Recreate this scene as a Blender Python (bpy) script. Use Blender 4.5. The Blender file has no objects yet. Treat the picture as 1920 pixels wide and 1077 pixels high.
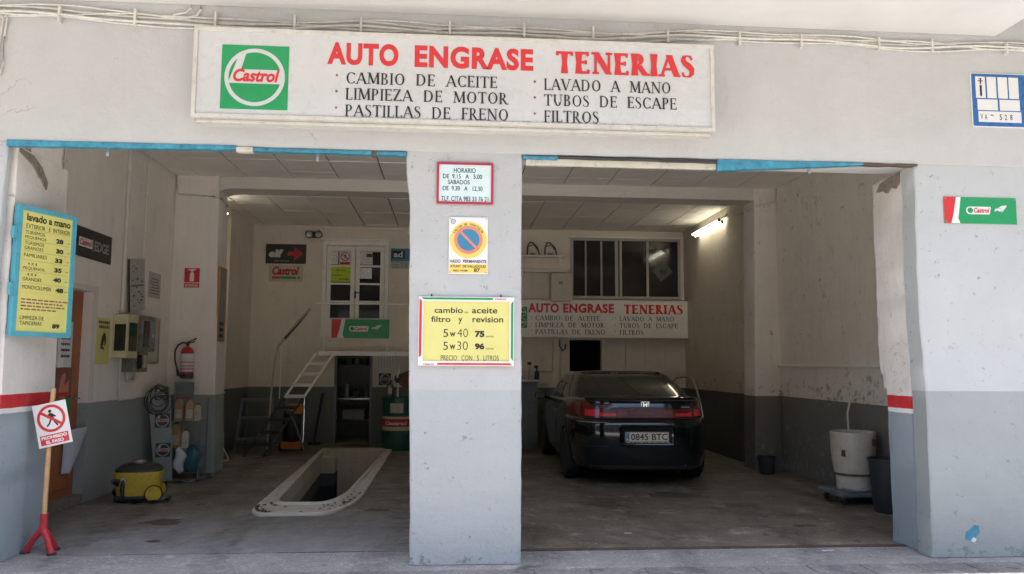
import bpy, bmesh, math, random
from mathutils import Vector, Matrix
R = math.radians
random.seed(7)
sc = bpy.context.scene
col = sc.collection

# ------------------------------------------------------------------ camera
CAM_D, CAM_H = 5.9146, 1.45
yaw, pitch, roll = .0766, .0982, .0053
fwd = Vector((math.sin(yaw)*math.cos(pitch), math.cos(yaw)*math.cos(pitch), math.sin(pitch)))
rgt = Vector((math.cos(yaw), -math.sin(yaw), 0))
upv = rgt.cross(fwd)
r2 = math.cos(roll)*rgt + math.sin(roll)*upv
u2 = -math.sin(roll)*rgt + math.cos(roll)*upv
cam = bpy.data.objects.new('camera', bpy.data.cameras.new('camera'))
col.objects.link(cam)
cam.matrix_world = Matrix(((r2.x, u2.x, -fwd.x, 0), (r2.y, u2.y, -fwd.y, -CAM_D), (r2.z, u2.z, -fwd.z, CAM_H), (0, 0, 0, 1)))
cam.data.sensor_width = 36
cam.data.lens = 1478.1/1920*36
cam.data.clip_start = .05
cam.data.clip_end = 600
sc.camera = cam

# ------------------------------------------------------------------ light
SUN_EL, SUN_ROT = R(69.6), R(172)
world = bpy.data.worlds.new('World')
sc.world = world
world.use_nodes = True
wn = world.node_tree
sky = wn.nodes.new('ShaderNodeTexSky')
sky.sky_type = 'NISHITA'; sky.sun_disc = False
sky.sun_elevation = SUN_EL; sky.sun_rotation = SUN_ROT
sky.dust_density = 1.5
bg = wn.nodes['Background']
bg.inputs['Strength'].default_value = .14
wn.links.new(sky.outputs[0], bg.inputs['Color'])
sun = bpy.data.objects.new('sun', bpy.data.lights.new('sun', 'SUN'))
col.objects.link(sun)
sun.data.energy = 4.2; sun.data.angle = R(.5); sun.data.color = (1, .955, .88)
sd = Vector((math.sin(SUN_ROT)*math.cos(SUN_EL), math.cos(SUN_ROT)*math.cos(SUN_EL), math.sin(SUN_EL)))
sun.rotation_euler = sd.to_track_quat('Z', 'Y').to_euler()
sc.view_settings.view_transform = 'Standard'
sc.view_settings.look = 'None'
sc.view_settings.gamma = 1
sc.view_settings.use_curve_mapping = False
sc.view_settings.exposure = 1.9
sc.render.engine = 'CYCLES'
sc.cycles.use_denoising = True
sc.cycles.max_bounces = 14
sc.cycles.diffuse_bounces = 8
sc.cycles.caustics_reflective = False

# ------------------------------------------------------------------ materials
def newmat(name):
    m = bpy.data.materials.new(name); m.use_nodes = True
    return m, m.node_tree, m.node_tree.nodes['Principled BSDF']
def node(nt, t, **kw):
    n = nt.nodes.new(t)
    for k, v in kw.items():
        if k in n.inputs: n.inputs[k].default_value = v
        else: setattr(n, k, v)
    return n
def c4(c): return (c[0], c[1], c[2], 1)
def noise(nt, vec, scale, detail=4, rough=.6):
    n = node(nt, 'ShaderNodeTexNoise'); n.inputs['Scale'].default_value = scale
    n.inputs['Detail'].default_value = detail; n.inputs['Roughness'].default_value = rough
    nt.links.new(vec, n.inputs['Vector']); return n.outputs['Fac']
def ramp(nt, fac, a, b, ca=(0, 0, 0), cb=(1, 1, 1)):
    n = node(nt, 'ShaderNodeValToRGB'); n.color_ramp.elements[0].position = a; n.color_ramp.elements[1].position = b
    n.color_ramp.elements[0].color = c4(ca); n.color_ramp.elements[1].color = c4(cb)
    nt.links.new(fac, n.inputs['Fac']); return n.outputs['Color']
def mix(nt, fac, a, b, mode='MIX'):
    n = node(nt, 'ShaderNodeMix'); n.data_type = 'RGBA'; n.blend_type = mode
    for sock, v in ((n.inputs[0], fac), (n.inputs[6], a), (n.inputs[7], b)):
        if hasattr(v, 'is_output'): nt.links.new(v, sock)
        elif isinstance(v, (tuple, list)): sock.default_value = c4(v)
        else: sock.default_value = v
    return n.outputs[2]
def mth(nt, op, a, b=0.):
    n = node(nt, 'ShaderNodeMath'); n.operation = op
    for i, v in enumerate((a, b)):
        if hasattr(v, 'is_output'): nt.links.new(v, n.inputs[i])
        else: n.inputs[i].default_value = v
    return n.outputs[0]
def bump(nt, p, h, strength, dist=.01, normal=None):
    n = node(nt, 'ShaderNodeBump'); n.inputs['Strength'].default_value = strength; n.inputs['Distance'].default_value = dist
    nt.links.new(h, n.inputs['Height'])
    if normal: nt.links.new(normal, n.inputs['Normal'])
    nt.links.new(n.outputs[0], p.inputs['Normal']); return n.outputs[0]

def M(name, base, rough=.6, var=.10, scale=7, bmp=.08, bscale=90, metal=0, coat=0, spec=.5, dirt=0, emit=None):
    """plain painted / plastic / metal surface with colour drift, fine relief, uneven gloss and optional grime"""
    m, nt, p = newmat(name)
    tc = node(nt, 'ShaderNodeNewGeometry').outputs['Position']
    n1 = noise(nt, tc, scale, 5)
    lo = tuple(max(0, c*(1-var)) for c in base); hi = tuple(min(1, c*(1+var)) for c in base)
    c = ramp(nt, n1, .3, .7, lo, hi)
    if dirt:
        d = ramp(nt, noise(nt, tc, scale*2.3, 8, .72), .52, .74)
        c = mix(nt, mth(nt, 'MULTIPLY', d, dirt), c, tuple(x*.3 for x in base))
    nt.links.new(c, p.inputs['Base Color'])
    rr = ramp(nt, noise(nt, tc, scale*3, 4), .3, .7, (max(.02, rough-.08),)*3, (min(1, rough+.08),)*3)
    nt.links.new(rr, p.inputs['Roughness'])
    p.inputs['Metallic'].default_value = metal
    p.inputs['Specular IOR Level'].default_value = spec
    if coat: p.inputs['Coat Weight'].default_value = coat; p.inputs['Coat Roughness'].default_value = .04
    if bmp: bump(nt, p, noise(nt, tc, bscale, 3), bmp, .002)
    if emit:
        p.inputs['Emission Color'].default_value = c4(emit[0]); p.inputs['Emission Strength'].default_value = emit[1]
    return m

def plaster(name, bands, wear=.3, chips=.5, dirtband=None, bstr=.5, wave=.003, stain=(.25, .2, .15), rough=.85, crackamt=.5):
    """hand painted plaster; bands = [(z where the next paint starts, colour)...] from the floor up"""
    m, nt, p = newmat(name)
    pos = node(nt, 'ShaderNodeNewGeometry').outputs['Position']
    sep = node(nt, 'ShaderNodeSeparateXYZ'); nt.links.new(pos, sep.inputs[0])
    z = mth(nt, 'ADD', sep.outputs['Z'], mth(nt, 'MULTIPLY', mth(nt, 'SUBTRACT', noise(nt, pos, 9, 6, .7), .5), wave*4))
    c = None
    for z0, cc in bands:
        k = ramp(nt, noise(nt, pos, 1.7, 6, .65), .3, .7, tuple(x*.94 for x in cc), tuple(min(1, x*1.04) for x in cc))
        if c is None: c = k
        else:
            f = node(nt, 'ShaderNodeMapRange'); f.inputs['From Min'].default_value = z0-.002; f.inputs['From Max'].default_value = z0+.002
            nt.links.new(z, f.inputs['Value'])
            c = mix(nt, f.outputs[0], c, k)
    # broad grime, vertical runs
    mp = node(nt, 'ShaderNodeMapping'); mp.inputs['Scale'].default_value = (9, 9, .7); nt.links.new(pos, mp.inputs['Vector'])
    runs = ramp(nt, noise(nt, mp.outputs[0], 1, 6, .7), .5, .78)
    c = mix(nt, mth(nt, 'MULTIPLY', runs, wear*.35), c, stain)
    big = ramp(nt, noise(nt, pos, 3.1, 9, .74), .54, .78)
    c = mix(nt, mth(nt, 'MULTIPLY', big, wear*.6), c, stain)
    # small chips and knocks
    ch = ramp(nt, noise(nt, pos, 13, 8, .66), .715, .74)
    c = mix(nt, mth(nt, 'MULTIPLY', ch, chips), c, tuple(x*.8 for x in stain))
    # hairline cracks along stretched voronoi borders
    wv = node(nt, 'ShaderNodeTexVoronoi'); wv.feature = 'DISTANCE_TO_EDGE'; wv.inputs['Scale'].default_value = 1.25
    warp = node(nt, 'ShaderNodeVectorMath'); warp.operation = 'ADD'
    nc = node(nt, 'ShaderNodeTexNoise'); nc.inputs['Scale'].default_value = 3; nc.inputs['Detail'].default_value = 7
    nt.links.new(pos, nc.inputs['Vector']); nt.links.new(pos, warp.inputs[0]); nt.links.new(nc.outputs['Color'], warp.inputs[1])
    nt.links.new(warp.outputs[0], wv.inputs['Vector'])
    cr = ramp(nt, wv.outputs['Distance'], .0015, .0065, (1, 1, 1), (0, 0, 0))
    crm = mth(nt, 'MULTIPLY', cr, ramp(nt, noise(nt, pos, 1.3, 2), .56, .66))
    c = mix(nt, mth(nt, 'MULTIPLY', crm, crackamt), c, tuple(x*.7 for x in stain))
    if dirtband:
        for z0, z1, amt, sc_, dcol in dirtband:
            f1 = node(nt, 'ShaderNodeMapRange'); f1.inputs['From Min'].default_value = z1; f1.inputs['From Max'].default_value = z0
            nt.links.new(sep.outputs['Z'], f1.inputs['Value'])
            f2 = node(nt, 'ShaderNodeMapRange'); f2.inputs['From Min'].default_value = z0-.04; f2.inputs['From Max'].default_value = z0+.02
            nt.links.new(sep.outputs['Z'], f2.inputs['Value'])
            dn = ramp(nt, mth(nt, 'ADD', noise(nt, pos, sc_, 9, .76), mth(nt, 'MULTIPLY', f1.outputs[0], .085)), .6, .66)
            c = mix(nt, mth(nt, 'MULTIPLY', mth(nt, 'MULTIPLY', dn, f2.outputs[0]), amt), c, dcol)
    nt.links.new(c, p.inputs['Base Color'])
    p.inputs['Roughness'].default_value = rough
    p.inputs['Specular IOR Level'].default_value = .25
    h = mth(nt, 'ADD', mth(nt, 'MULTIPLY', noise(nt, pos, 5, 8, .6), 1.), mth(nt, 'MULTIPLY', noise(nt, pos, 45, 5, .6), .14))
    h = mth(nt, 'SUBTRACT', h, mth(nt, 'MULTIPLY', crm, .12)); h = mth(nt, 'SUBTRACT', h, mth(nt, 'MULTIPLY', ch, .1))
    bump(nt, p, h, bstr, .02)
    return m

def ground_mat(name, base, dark, light, rough, gscale=1.0, bstr=.6, wet=.0, blend=None):
    m, nt, p = newmat(name)
    pos = node(nt, 'ShaderNodeNewGeometry').outputs['Position']
    c = ramp(nt, noise(nt, pos, 1.3*gscale, 9, .68), .3, .72, dark, base)
    c = mix(nt, mth(nt, 'MULTIPLY', ramp(nt, noise(nt, pos, 3.3*gscale, 10, .78), .54, .66), .9), c, light)
    mp = node(nt, 'ShaderNodeMapping'); mp.inputs['Scale'].default_value = (1.2, 5, 1); nt.links.new(pos, mp.inputs['Vector'])
    c = mix(nt, mth(nt, 'MULTIPLY', ramp(nt, noise(nt, mp.outputs[0], 2, 8, .7), .55, .7), .55), c, tuple(x*.45 for x in dark))
    c = mix(nt, mth(nt, 'MULTIPLY', ramp(nt, noise(nt, pos, 42, 6, .75), .56, .68), .6), c, tuple(min(1, x*1.9) for x in light))
    c = mix(nt, mth(nt, 'MULTIPLY', ramp(nt, noise(nt, pos, 2.6, 7, .62), .62, .68), .75), c, tuple(x*.35 for x in dark))
    if blend:   # worn zone where forecourt dust is carried in over the left part of the floor
        sp_ = node(nt, 'ShaderNodeSeparateXYZ'); nt.links.new(pos, sp_.inputs[0])
        fy = node(nt, 'ShaderNodeMapRange'); fy.inputs['From Min'].default_value = .5; fy.inputs['From Max'].default_value = 2.6
        nt.links.new(mth(nt, 'ADD', sp_.outputs['Y'], mth(nt, 'MULTIPLY', mth(nt, 'SUBTRACT', noise(nt, pos, 1.4, 6, .7), .5), 2.6)), fy.inputs['Value'])
        fx = node(nt, 'ShaderNodeMapRange'); fx.inputs['From Min'].default_value = .2; fx.inputs['From Max'].default_value = .5
        nt.links.new(sp_.outputs['X'], fx.inputs['Value'])
        dust = ramp(nt, noise(nt, pos, 4, 9, .72), .3, .7, tuple(x*.55 for x in blend), blend)
        c = mix(nt, mth(nt, 'MAXIMUM', fy.outputs[0], fx.outputs[0]), dust, c)
    # tyre tracks and drips
    wv = node(nt, 'ShaderNodeTexWave'); wv.inputs['Scale'].default_value = .28; wv.inputs['Distortion'].default_value = 5; wv.inputs['Detail'].default_value = 5; wv.inputs['Detail Scale'].default_value = 1.2
    nt.links.new(pos, wv.inputs['Vector'])
    c = mix(nt, mth(nt, 'MULTIPLY', mth(nt, 'MULTIPLY', ramp(nt, wv.outputs['Fac'], .78, .97), ramp(nt, noise(nt, pos, 5, 8, .75), .42, .6)), .5), c, tuple(x*.35 for x in dark))
    c = mix(nt, mth(nt, 'MULTIPLY', ramp(nt, noise(nt, pos, 20, 9, .8), .59, .65), .7), c, tuple(x*.3 for x in dark))
    vo = node(nt, 'ShaderNodeTexVoronoi'); vo.inputs['Scale'].default_value = 14; nt.links.new(pos, vo.inputs['Vector'])
    c = mix(nt, mth(nt, 'MULTIPLY', ramp(nt, vo.outputs['Distance'], .05, .08, (1, 1, 1), (0, 0, 0)), .45), c, tuple(x*.4 for x in dark))
    nt.links.new(c, p.inputs['Base Color'])
    nt.links.new(ramp(nt, noise(nt, pos, 1.9, 8, .7), .35, .65, (rough-.25-wet,)*3, (rough,)*3), p.inputs['Roughness'])
    h = mth(nt, 'ADD', noise(nt, pos, 8, 9, .7), mth(nt, 'MULTIPLY', noise(nt, pos, 90, 4, .7), .3))
    bump(nt, p, h, bstr, .015)
    return m

WH = (.485, .487, .478); WI = (.84, .79, .73); GR = (.43, .448, .448); GI = (.31, .345, .335); RED = (.55, .03, .035)
m_fac = plaster('facade_white_plaster', [(0, WH)], wear=.42, chips=.6, bstr=.95, stain=(.42, .38, .33))
m_pil = plaster('pillar_two_tone_plaster', [(0, GR), (1.262, WH)], wear=.34, chips=.5, bstr=.9, stain=(.36, .36, .35),
                dirtband=[(0, .12, .8, 14, (.16, .2, .2)), (.05, .5, .5, 6, (.33, .40, .41))])
m_pier = plaster('pier_two_tone_plaster', [(0, (.345, .37, .365)), (1.262, (.50, .515, .51))], wear=.12, chips=.3, bstr=.45, stain=(.36, .38, .39),
                 dirtband=[(0, .14, .8, 14, (.2, .22, .22))])
m_jamb = plaster('jamb_striped_plaster', [(0, (.30, .345, .37)), (1.073, (.80, .79, .77)), (1.11, RED), (1.212, (.80, .75, .70))], wear=.35, chips=.5,
                 stain=(.36, .31, .26), dirtband=[(0, .2, .6, 14, (.2, .2, .2))])
m_int = plaster('interior_two_tone_plaster', [(0, GI), (1.03, WI)], wear=.4, chips=.6, bstr=.4, stain=(.36, .31, .25))
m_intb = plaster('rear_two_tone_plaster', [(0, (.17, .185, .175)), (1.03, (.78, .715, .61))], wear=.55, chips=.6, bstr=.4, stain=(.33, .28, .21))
m_intr = plaster('interior_peeling_plaster', [(0, (.205, .20, .18)), (1.03, (.82, .765, .69)), (2.13, (.80, .745, .675))], wear=.5, chips=.7, bstr=.5, stain=(.34, .28, .22),
                 dirtband=[(1.03, 1.42, .6, 8, (.12, .095, .07)), (.05, .75, .55, 11, (.40, .40, .38))])
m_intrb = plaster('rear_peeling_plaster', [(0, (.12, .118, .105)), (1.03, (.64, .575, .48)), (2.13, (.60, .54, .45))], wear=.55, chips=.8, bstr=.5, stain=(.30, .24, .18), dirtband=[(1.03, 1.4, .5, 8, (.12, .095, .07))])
m_slab = plaster('slab_white_paint', [(0, (.66, .66, .645))], wear=.1, chips=.1, bstr=.2, stain=(.5, .47, .42), crackamt=0)
m_tile = M('ceiling_tile_white', (.88, .84, .78), .95, .05, 2, .12, 160)
m_grid = M('ceiling_grid_grey', (.12, .11, .10), .8)
m_floor = ground_mat('garage_concrete', (.275, .235, .185), (.085, .07, .055), (.44, .40, .33), .82, wet=.2, bstr=1., blend=(.36, .35, .35))
m_pave = ground_mat('pavement_concrete', (.36, .345, .34), (.22, .21, .21), (.48, .465, .45), .92)
m_road = ground_mat('street_concrete', (.46, .43, .40), (.38, .36, .33), (.52, .50, .46), .95, .4)
m_slabp = ground_mat('paving_slab_concrete', (.27, .26, .255), (.15, .145, .145), (.40, .39, .38), .9)
m_pit = M('pit_rim_paint', (.60, .555, .46), .7, .10, 5, .3, 40, dirt=.9)
m_rimp = plaster('pit_rim_cream_paint', [(-3, (.60, .555, .46))], wear=1.0, chips=.95, stain=(.13, .10, .08), bstr=.8)
m_pitw = plaster('pit_wall_cream_and_shade', [(-3, (.035, .042, .045)), (-.45, (.10, .11, .105)), (-.26, (.50, .455, .375))], wear=.9, chips=.9, stain=(.12, .07, .04))  # cream paint and stains; dark lower bands put the pit's shade into colour
m_blue = M('blue_steel_paint', (.05, .255, .36), .45, .3, 13, .5, 40, dirt=1.)
m_white = M('white_enamel', (.76, .75, .73), .35, .04, 5, .05, 60)
m_panel = M('sign_white_acrylic', (.58, .585, .585), .3, .03, 3, .03, 60, dirt=.06)
m_frame = M('sign_frame_cream_aluminium', (.60, .58, .53), .4, .07, 8, .1, 60, dirt=.35)
m_red = M('sign_red_vinyl', (.62, .035, .04), .35, .05)
m_redp = M('red_paint', (.50, .03, .04), .5, .12, dirt=.3)
m_green = M('sign_green_vinyl', (.02, .30, .10), .35, .06)
m_black = M('black_vinyl', (.02, .02, .021), .4, .1)
m_yell = M('yellow_board', (.70, .64, .22), .5, .05, 3)
m_yell2 = M('yellow_hanging_board', (.74, .68, .20), .5, .05, 3)
m_cyan = M('cyan_frame_paint', (.10, .40, .50), .45, .1, dirt=.3)
m_pale = M('pale_blue_plate', (.64, .77, .76), .45, .04)
m_wine = M('wine_red_frame', (.42, .03, .06), .45, .1)
m_ochre = M('ochre_vinyl', (.82, .60, .13), .5, .05)
m_salmon = M('faded_red_vinyl', (.68, .24, .16), .5, .05)
m_sblue = M('sign_blue_enamel', (.03, .13, .36), .3, .06)
m_fblue = M('faded_blue_vinyl', (.05, .22, .38), .45, .05)
m_dark = M('dark_plastic', (.03, .03, .032), .5)
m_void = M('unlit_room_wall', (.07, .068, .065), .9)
m_wood = M('brown_door_wood', (.36, .125, .05), .45, .16, 4, .2, 30)
m_lwood = M('pale_wood_pole', (.60, .36, .17), .6, .14, 9, dirt=.3)
m_orwood = M('orange_wood_frame', (.50, .24, .08), .55)
m_pipe = M('cream_conduit', (.66, .64, .59), .5, .06, dirt=.2)
m_cable = M('painted_cable', (.62, .60, .55), .6, .12, 12, dirt=.45)
m_metal = M('galvanised_metal', (.45, .45, .44), .35, .1, metal=.9)
m_chrome = M('chrome_tube', (.75, .75, .75), .15, .05, metal=1)
m_gpaint = M('grey_blue_metal_paint', (.17, .20, .22), .5, .1, dirt=.3)
m_wpaint = M('white_metal_paint', (.86, .84, .79), .5, .05, dirt=.2)
m_cabgr = M('grey_meter_case', (.17, .165, .15), .3, .1)
m_cream = M('cream_meter_box', (.58, .53, .33), .5, .07)
m_beige = M('beige_enamel', (.56, .51, .40), .45, .06)
m_paper = M('white_paper', (.66, .66, .66), .8, .05, 12)
m_paper2 = M('grey_printed_paper', (.46, .44, .41), .7, .25, 26)
m_orange = M('orange_plastic', (.62, .20, .02), .4, .1, dirt=.3)
m_vac = M('yellow_plastic', (.60, .42, .04), .45, .12, 9, dirt=.75)
m_bag = M('dark_bottle', (.02, .025, .03), .25)
m_teal = M('teal_bottle_plastic', (.03, .12, .15), .35)
m_obot = M('amber_bottle_plastic', (.36, .23, .12), .4, .1)
m_gstand = M('display_stand_grey', (.24, .27, .26), .5, .08)
m_glass = M('dark_window_glass', (.022, .022, .021), .07, .2, 2, 0, spec=.6)
m_alu = M('window_aluminium', (.42, .40, .36), .6, .06)
m_lime = M('lime_paper', (.50, .62, .04), .7, .05)
m_foil = M('foil_sheet', (.72, .72, .72), .25, .3, 40, 1., 60, metal=.8)
m_drum = M('green_drum_paint', (.012, .085, .06), .35, .15, dirt=.3)
m_car = M('car_black_green_paint', (.004, .007, .008), .12, .2, 3, 0, coat=.7, spec=.35)
m_carglass = M('car_glass', (.012, .014, .012), .04, .1, 2, 0, spec=.8)
m_tyre = M('tyre_rubber', (.018, .018, .018), .8, .2, 20, .4, 60)
m_rim = M('alloy_rim', (.30, .30, .31), .3, .1, metal=.8)
m_tail = M('tail_light_red', (.12, .005, .007), .12, .12, 12, .3, 120, coat=.6)
m_tailb = M('tail_light_bright_red', (.75, .02, .03), .15, .1, 20, .2, 150, coat=.6)
m_taild = M('tail_light_dark_red', (.16, .02, .018), .25, .1, 20, .2, 150, coat=.4)
m_plate = M('number_plate_white', (.66, .62, .52), .5, .03)
m_barrel = M('barrel_cream_plastic', (.60, .56, .47), .45, .09, 6, .15, 40, dirt=.4)
m_bin = M('dark_grey_bin', (.045, .048, .055), .5, .1)
m_tube = M('fluorescent_tube', (.9, .9, .85), .4, 0, 5, 0, emit=((1, .95, .76), 3.0))
m_rail = M('dull_rail_paint', (.44, .41, .35), .5, .1, dirt=.3)
m_rust = M('bare_rusty_steel', (.10, .07, .055), .8, .3, 12, .6, 30)
m_beam = plaster('beam_paint', [(0, (.70, .67, .61))], wear=.2, chips=.3, stain=(.4, .36, .3))
m_brownp = M('brown_print', (.25, .10, .08), .7, .4, 14)

# ------------------------------------------------------------------ mesh helpers
class MB:
    def __init__(s): s.bm = bmesh.new(); s.k = 0
    def face(s, vs):
        try: return s.bm.faces.new(vs)
        except ValueError: return None
    def box(s, x0, x1, y0, y1, z0, z1, bev=0, mtx=None):
        v = [s.bm.verts.new((x, y, z)) for x in (x0, x1) for y in (y0, y1) for z in (z0, z1)]
        fs = [s.face([v[i] for i in f]) for f in ((0, 1, 3, 2), (4, 6, 7, 5), (0, 4, 5, 1), (2, 3, 7, 6), (0, 2, 6, 4), (1, 5, 7, 3))]
        if bev:
            es = {e for f in fs for e in f.edges}
            r = bmesh.ops.bevel(s.bm, geom=list(es), offset=bev, segments=2, affect='EDGES', profile=.5)
            if mtx:
                vv = {w for f in r['faces'] for w in f.verts} | {w for w in v if w.is_valid}
                for f in list(vv): f.co = mtx @ f.co
        elif mtx:
            for w in v: w.co = mtx @ w.co
        return s
    def prism(s, pts, a0, a1, axis='Y'):
        """polygon pts (u,w) extruded from a0 to a1; axis Y: (x,z), X: (y,z), Z: (x,y)"""
        def P(u, w, a): return (u, a, w) if axis == 'Y' else ((a, u, w) if axis == 'X' else (u, w, a))
        A = [s.bm.verts.new(P(u, w, a0)) for u, w in pts]; n = len(pts)
        fs = [s.face(A)]
        if a1 is not None and a1 != a0:
            B = [s.bm.verts.new(P(u, w, a1)) for u, w in pts]
            fs.append(s.face(B[::-1]))
            for i in range(n): s.face([A[i], A[(i+1) % n], B[(i+1) % n], B[i]])
        for f in fs:
            if f: f.normal_update()
        bmesh.ops.triangulate(s.bm, faces=[f for f in fs if f and len(f.verts) > 4], ngon_method='EAR_CLIP')
        return s
    def tube(s, pts, r, n=8, closed=False, taper=None):
        pts = [Vector(p) for p in pts]; rings = []
        N = len(pts); up = Vector((0, 0, 1))
        for i, p in enumerate(pts):
            a = pts[(i-1) % N] if (closed or i > 0) else p
            b = pts[(i+1) % N] if (closed or i < N-1) else p
            d = (b-a).normalized()
            u = d.cross(up)
            if u.length < .05: u = d.cross(Vector((0, 1, 0)))
            u.normalize(); w = d.cross(u).normalized()
            rr = r*(taper[i] if taper else 1)
            rings.append([s.bm.verts.new(p+rr*(math.cos(t*2*math.pi/n)*u+math.sin(t*2*math.pi/n)*w)) for t in range(n)])
        for i in range(N if closed else N-1):
            A, B = rings[i], rings[(i+1) % N]
            if (A[0].co-B[0].co).length > (A[0].co-B[n//2].co).length:
                B = [B[(j+n//2) % n] for j in range(n)]
            for j in range(n): s.face([A[j], A[(j+1) % n], B[(j+1) % n], B[j]])
        if not closed: s.face(rings[0][::-1]); s.face(rings[-1])
        return s
    def lathe(s, prof, c=(0, 0, 0), n=28, axis='Z', capb=True, capt=True):
        rings = []
        for r, z in prof:
            ring = []
            for t in range(n):
                a = t*2*math.pi/n; x, y = r*math.cos(a), r*math.sin(a)
                p = (x, y, z) if axis == 'Z' else ((z, x, y) if axis == 'X' else (x, z, y))
                ring.append(s.bm.verts.new((c[0]+p[0], c[1]+p[1], c[2]+p[2])))
            rings.append(ring)
        for A, B in zip(rings, rings[1:]):
            for j in range(n): s.face([A[j], A[(j+1) % n], B[(j+1) % n], B[j]])
        if capb: s.face(rings[0][::-1])
        if capt: s.face(rings[-1])
        return s
    def disc(s, cx, cz, r, y, a0=0, a1=360, rx=None, n=40):
        rx = rx or r
        full = a1-a0 >= 360
        pts = [(cx+rx*math.cos(R(a0+(a1-a0)*i/n)), cz+r*math.sin(R(a0+(a1-a0)*i/n))) for i in range(n if full else n+1)]
        return s.prism(pts, y, None)
    def ring(s, cx, cz, ro, ri, y, a0=0, a1=360, n=48, sx=1):
        A = []; B = []
        for i in range(n+1):
            a = R(a0+(a1-a0)*i/n)
            A.append(s.bm.verts.new((cx+sx*ro*math.cos(a), y, cz+ro*math.sin(a)))); B.append(s.bm.verts.new((cx+sx*ri*math.cos(a), y, cz+ri*math.sin(a))))
        for i in range(n): s.face([A[i], A[i+1], B[i+1], B[i]])
        return s
    def build(s, name, mat, parent=None, smooth=False, label=None):
        bmesh.ops.recalc_face_normals(s.bm, faces=s.bm.faces)
        me = bpy.data.meshes.new(name); s.bm.to_mesh(me); s.bm.free()
        me.materials.append(mat)
        if smooth:
            for p in me.polygons: p.use_smooth = True
            try: me.set_sharp_from_angle(angle=R(38))
            except Exception: pass
        o = bpy.data.objects.new(name, me); col.objects.link(o)
        if parent: o.parent = parent
        if label: o['label'] = label
        return o

def thing(name, label, cat, loc=(0, 0, 0), rz=0, group=None):
    o = bpy.data.objects.new(name, None); col.objects.link(o)
    o.empty_display_size = .1
    o.location = loc; o.rotation_euler = (0, 0, rz)
    o['label'] = label; o['category'] = cat
    if group: o['group'] = group
    return o
def tag(o, label, cat, group=None):
    o['label'] = label; o['category'] = cat
    if group: o['group'] = group
    return o
def struct(mb, name, mat, smooth=False):
    o = mb.build(name, mat, None, smooth); o['kind'] = 'structure'; return o
def box_part(name, mat, parent, *a, bev=0):
    return MB().box(*a, bev=bev).build(name, mat, parent)

# ---- lettering
_fc = {}
def text_geo(s, bold=0, shear=0, spacing=1.0):
    k = (s, bold, shear, spacing)
    if k not in _fc:
        cu = bpy.data.curves.new('t', 'FONT'); cu.body = s; cu.offset = bold; cu.shear = shear; cu.space_character = spacing
        cu.resolution_u = 4
        o = bpy.data.objects.new('t', cu); col.objects.link(o)
        dg = bpy.context.evaluated_depsgraph_get(); ev = o.evaluated_get(dg); me = ev.to_mesh()
        V = [(v.co.x, v.co.y) for v in me.vertices]; F = [tuple(p.vertices) for p in me.polygons]
        ev.to_mesh_clear(); bpy.data.objects.remove(o); bpy.data.curves.remove(cu)
        _fc[k] = (V, F)
    return _fc[k]
def add_text(mb, s, x0, x1, z0, z1, y, **kw):
    V, F = text_geo(s, **kw)
    if not V: return mb
    ax = min(v[0] for v in V); bx = max(v[0] for v in V); ay = min(v[1] for v in V); by = max(v[1] for v in V)
    vs = [mb.bm.verts.new((x0+(v[0]-ax)/(bx-ax)*(x1-x0), y, z0+(v[1]-ay)/(by-ay)*(z1-z0))) for v in V]
    for f in F: mb.face([vs[i] for i in f])
    return mb
def stencil(mb, s, x0, x1, z0, z1, y, gap=.1, **kw):
    return add_text(mb, s, x0, x1, z0, z1, y, **kw)

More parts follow.
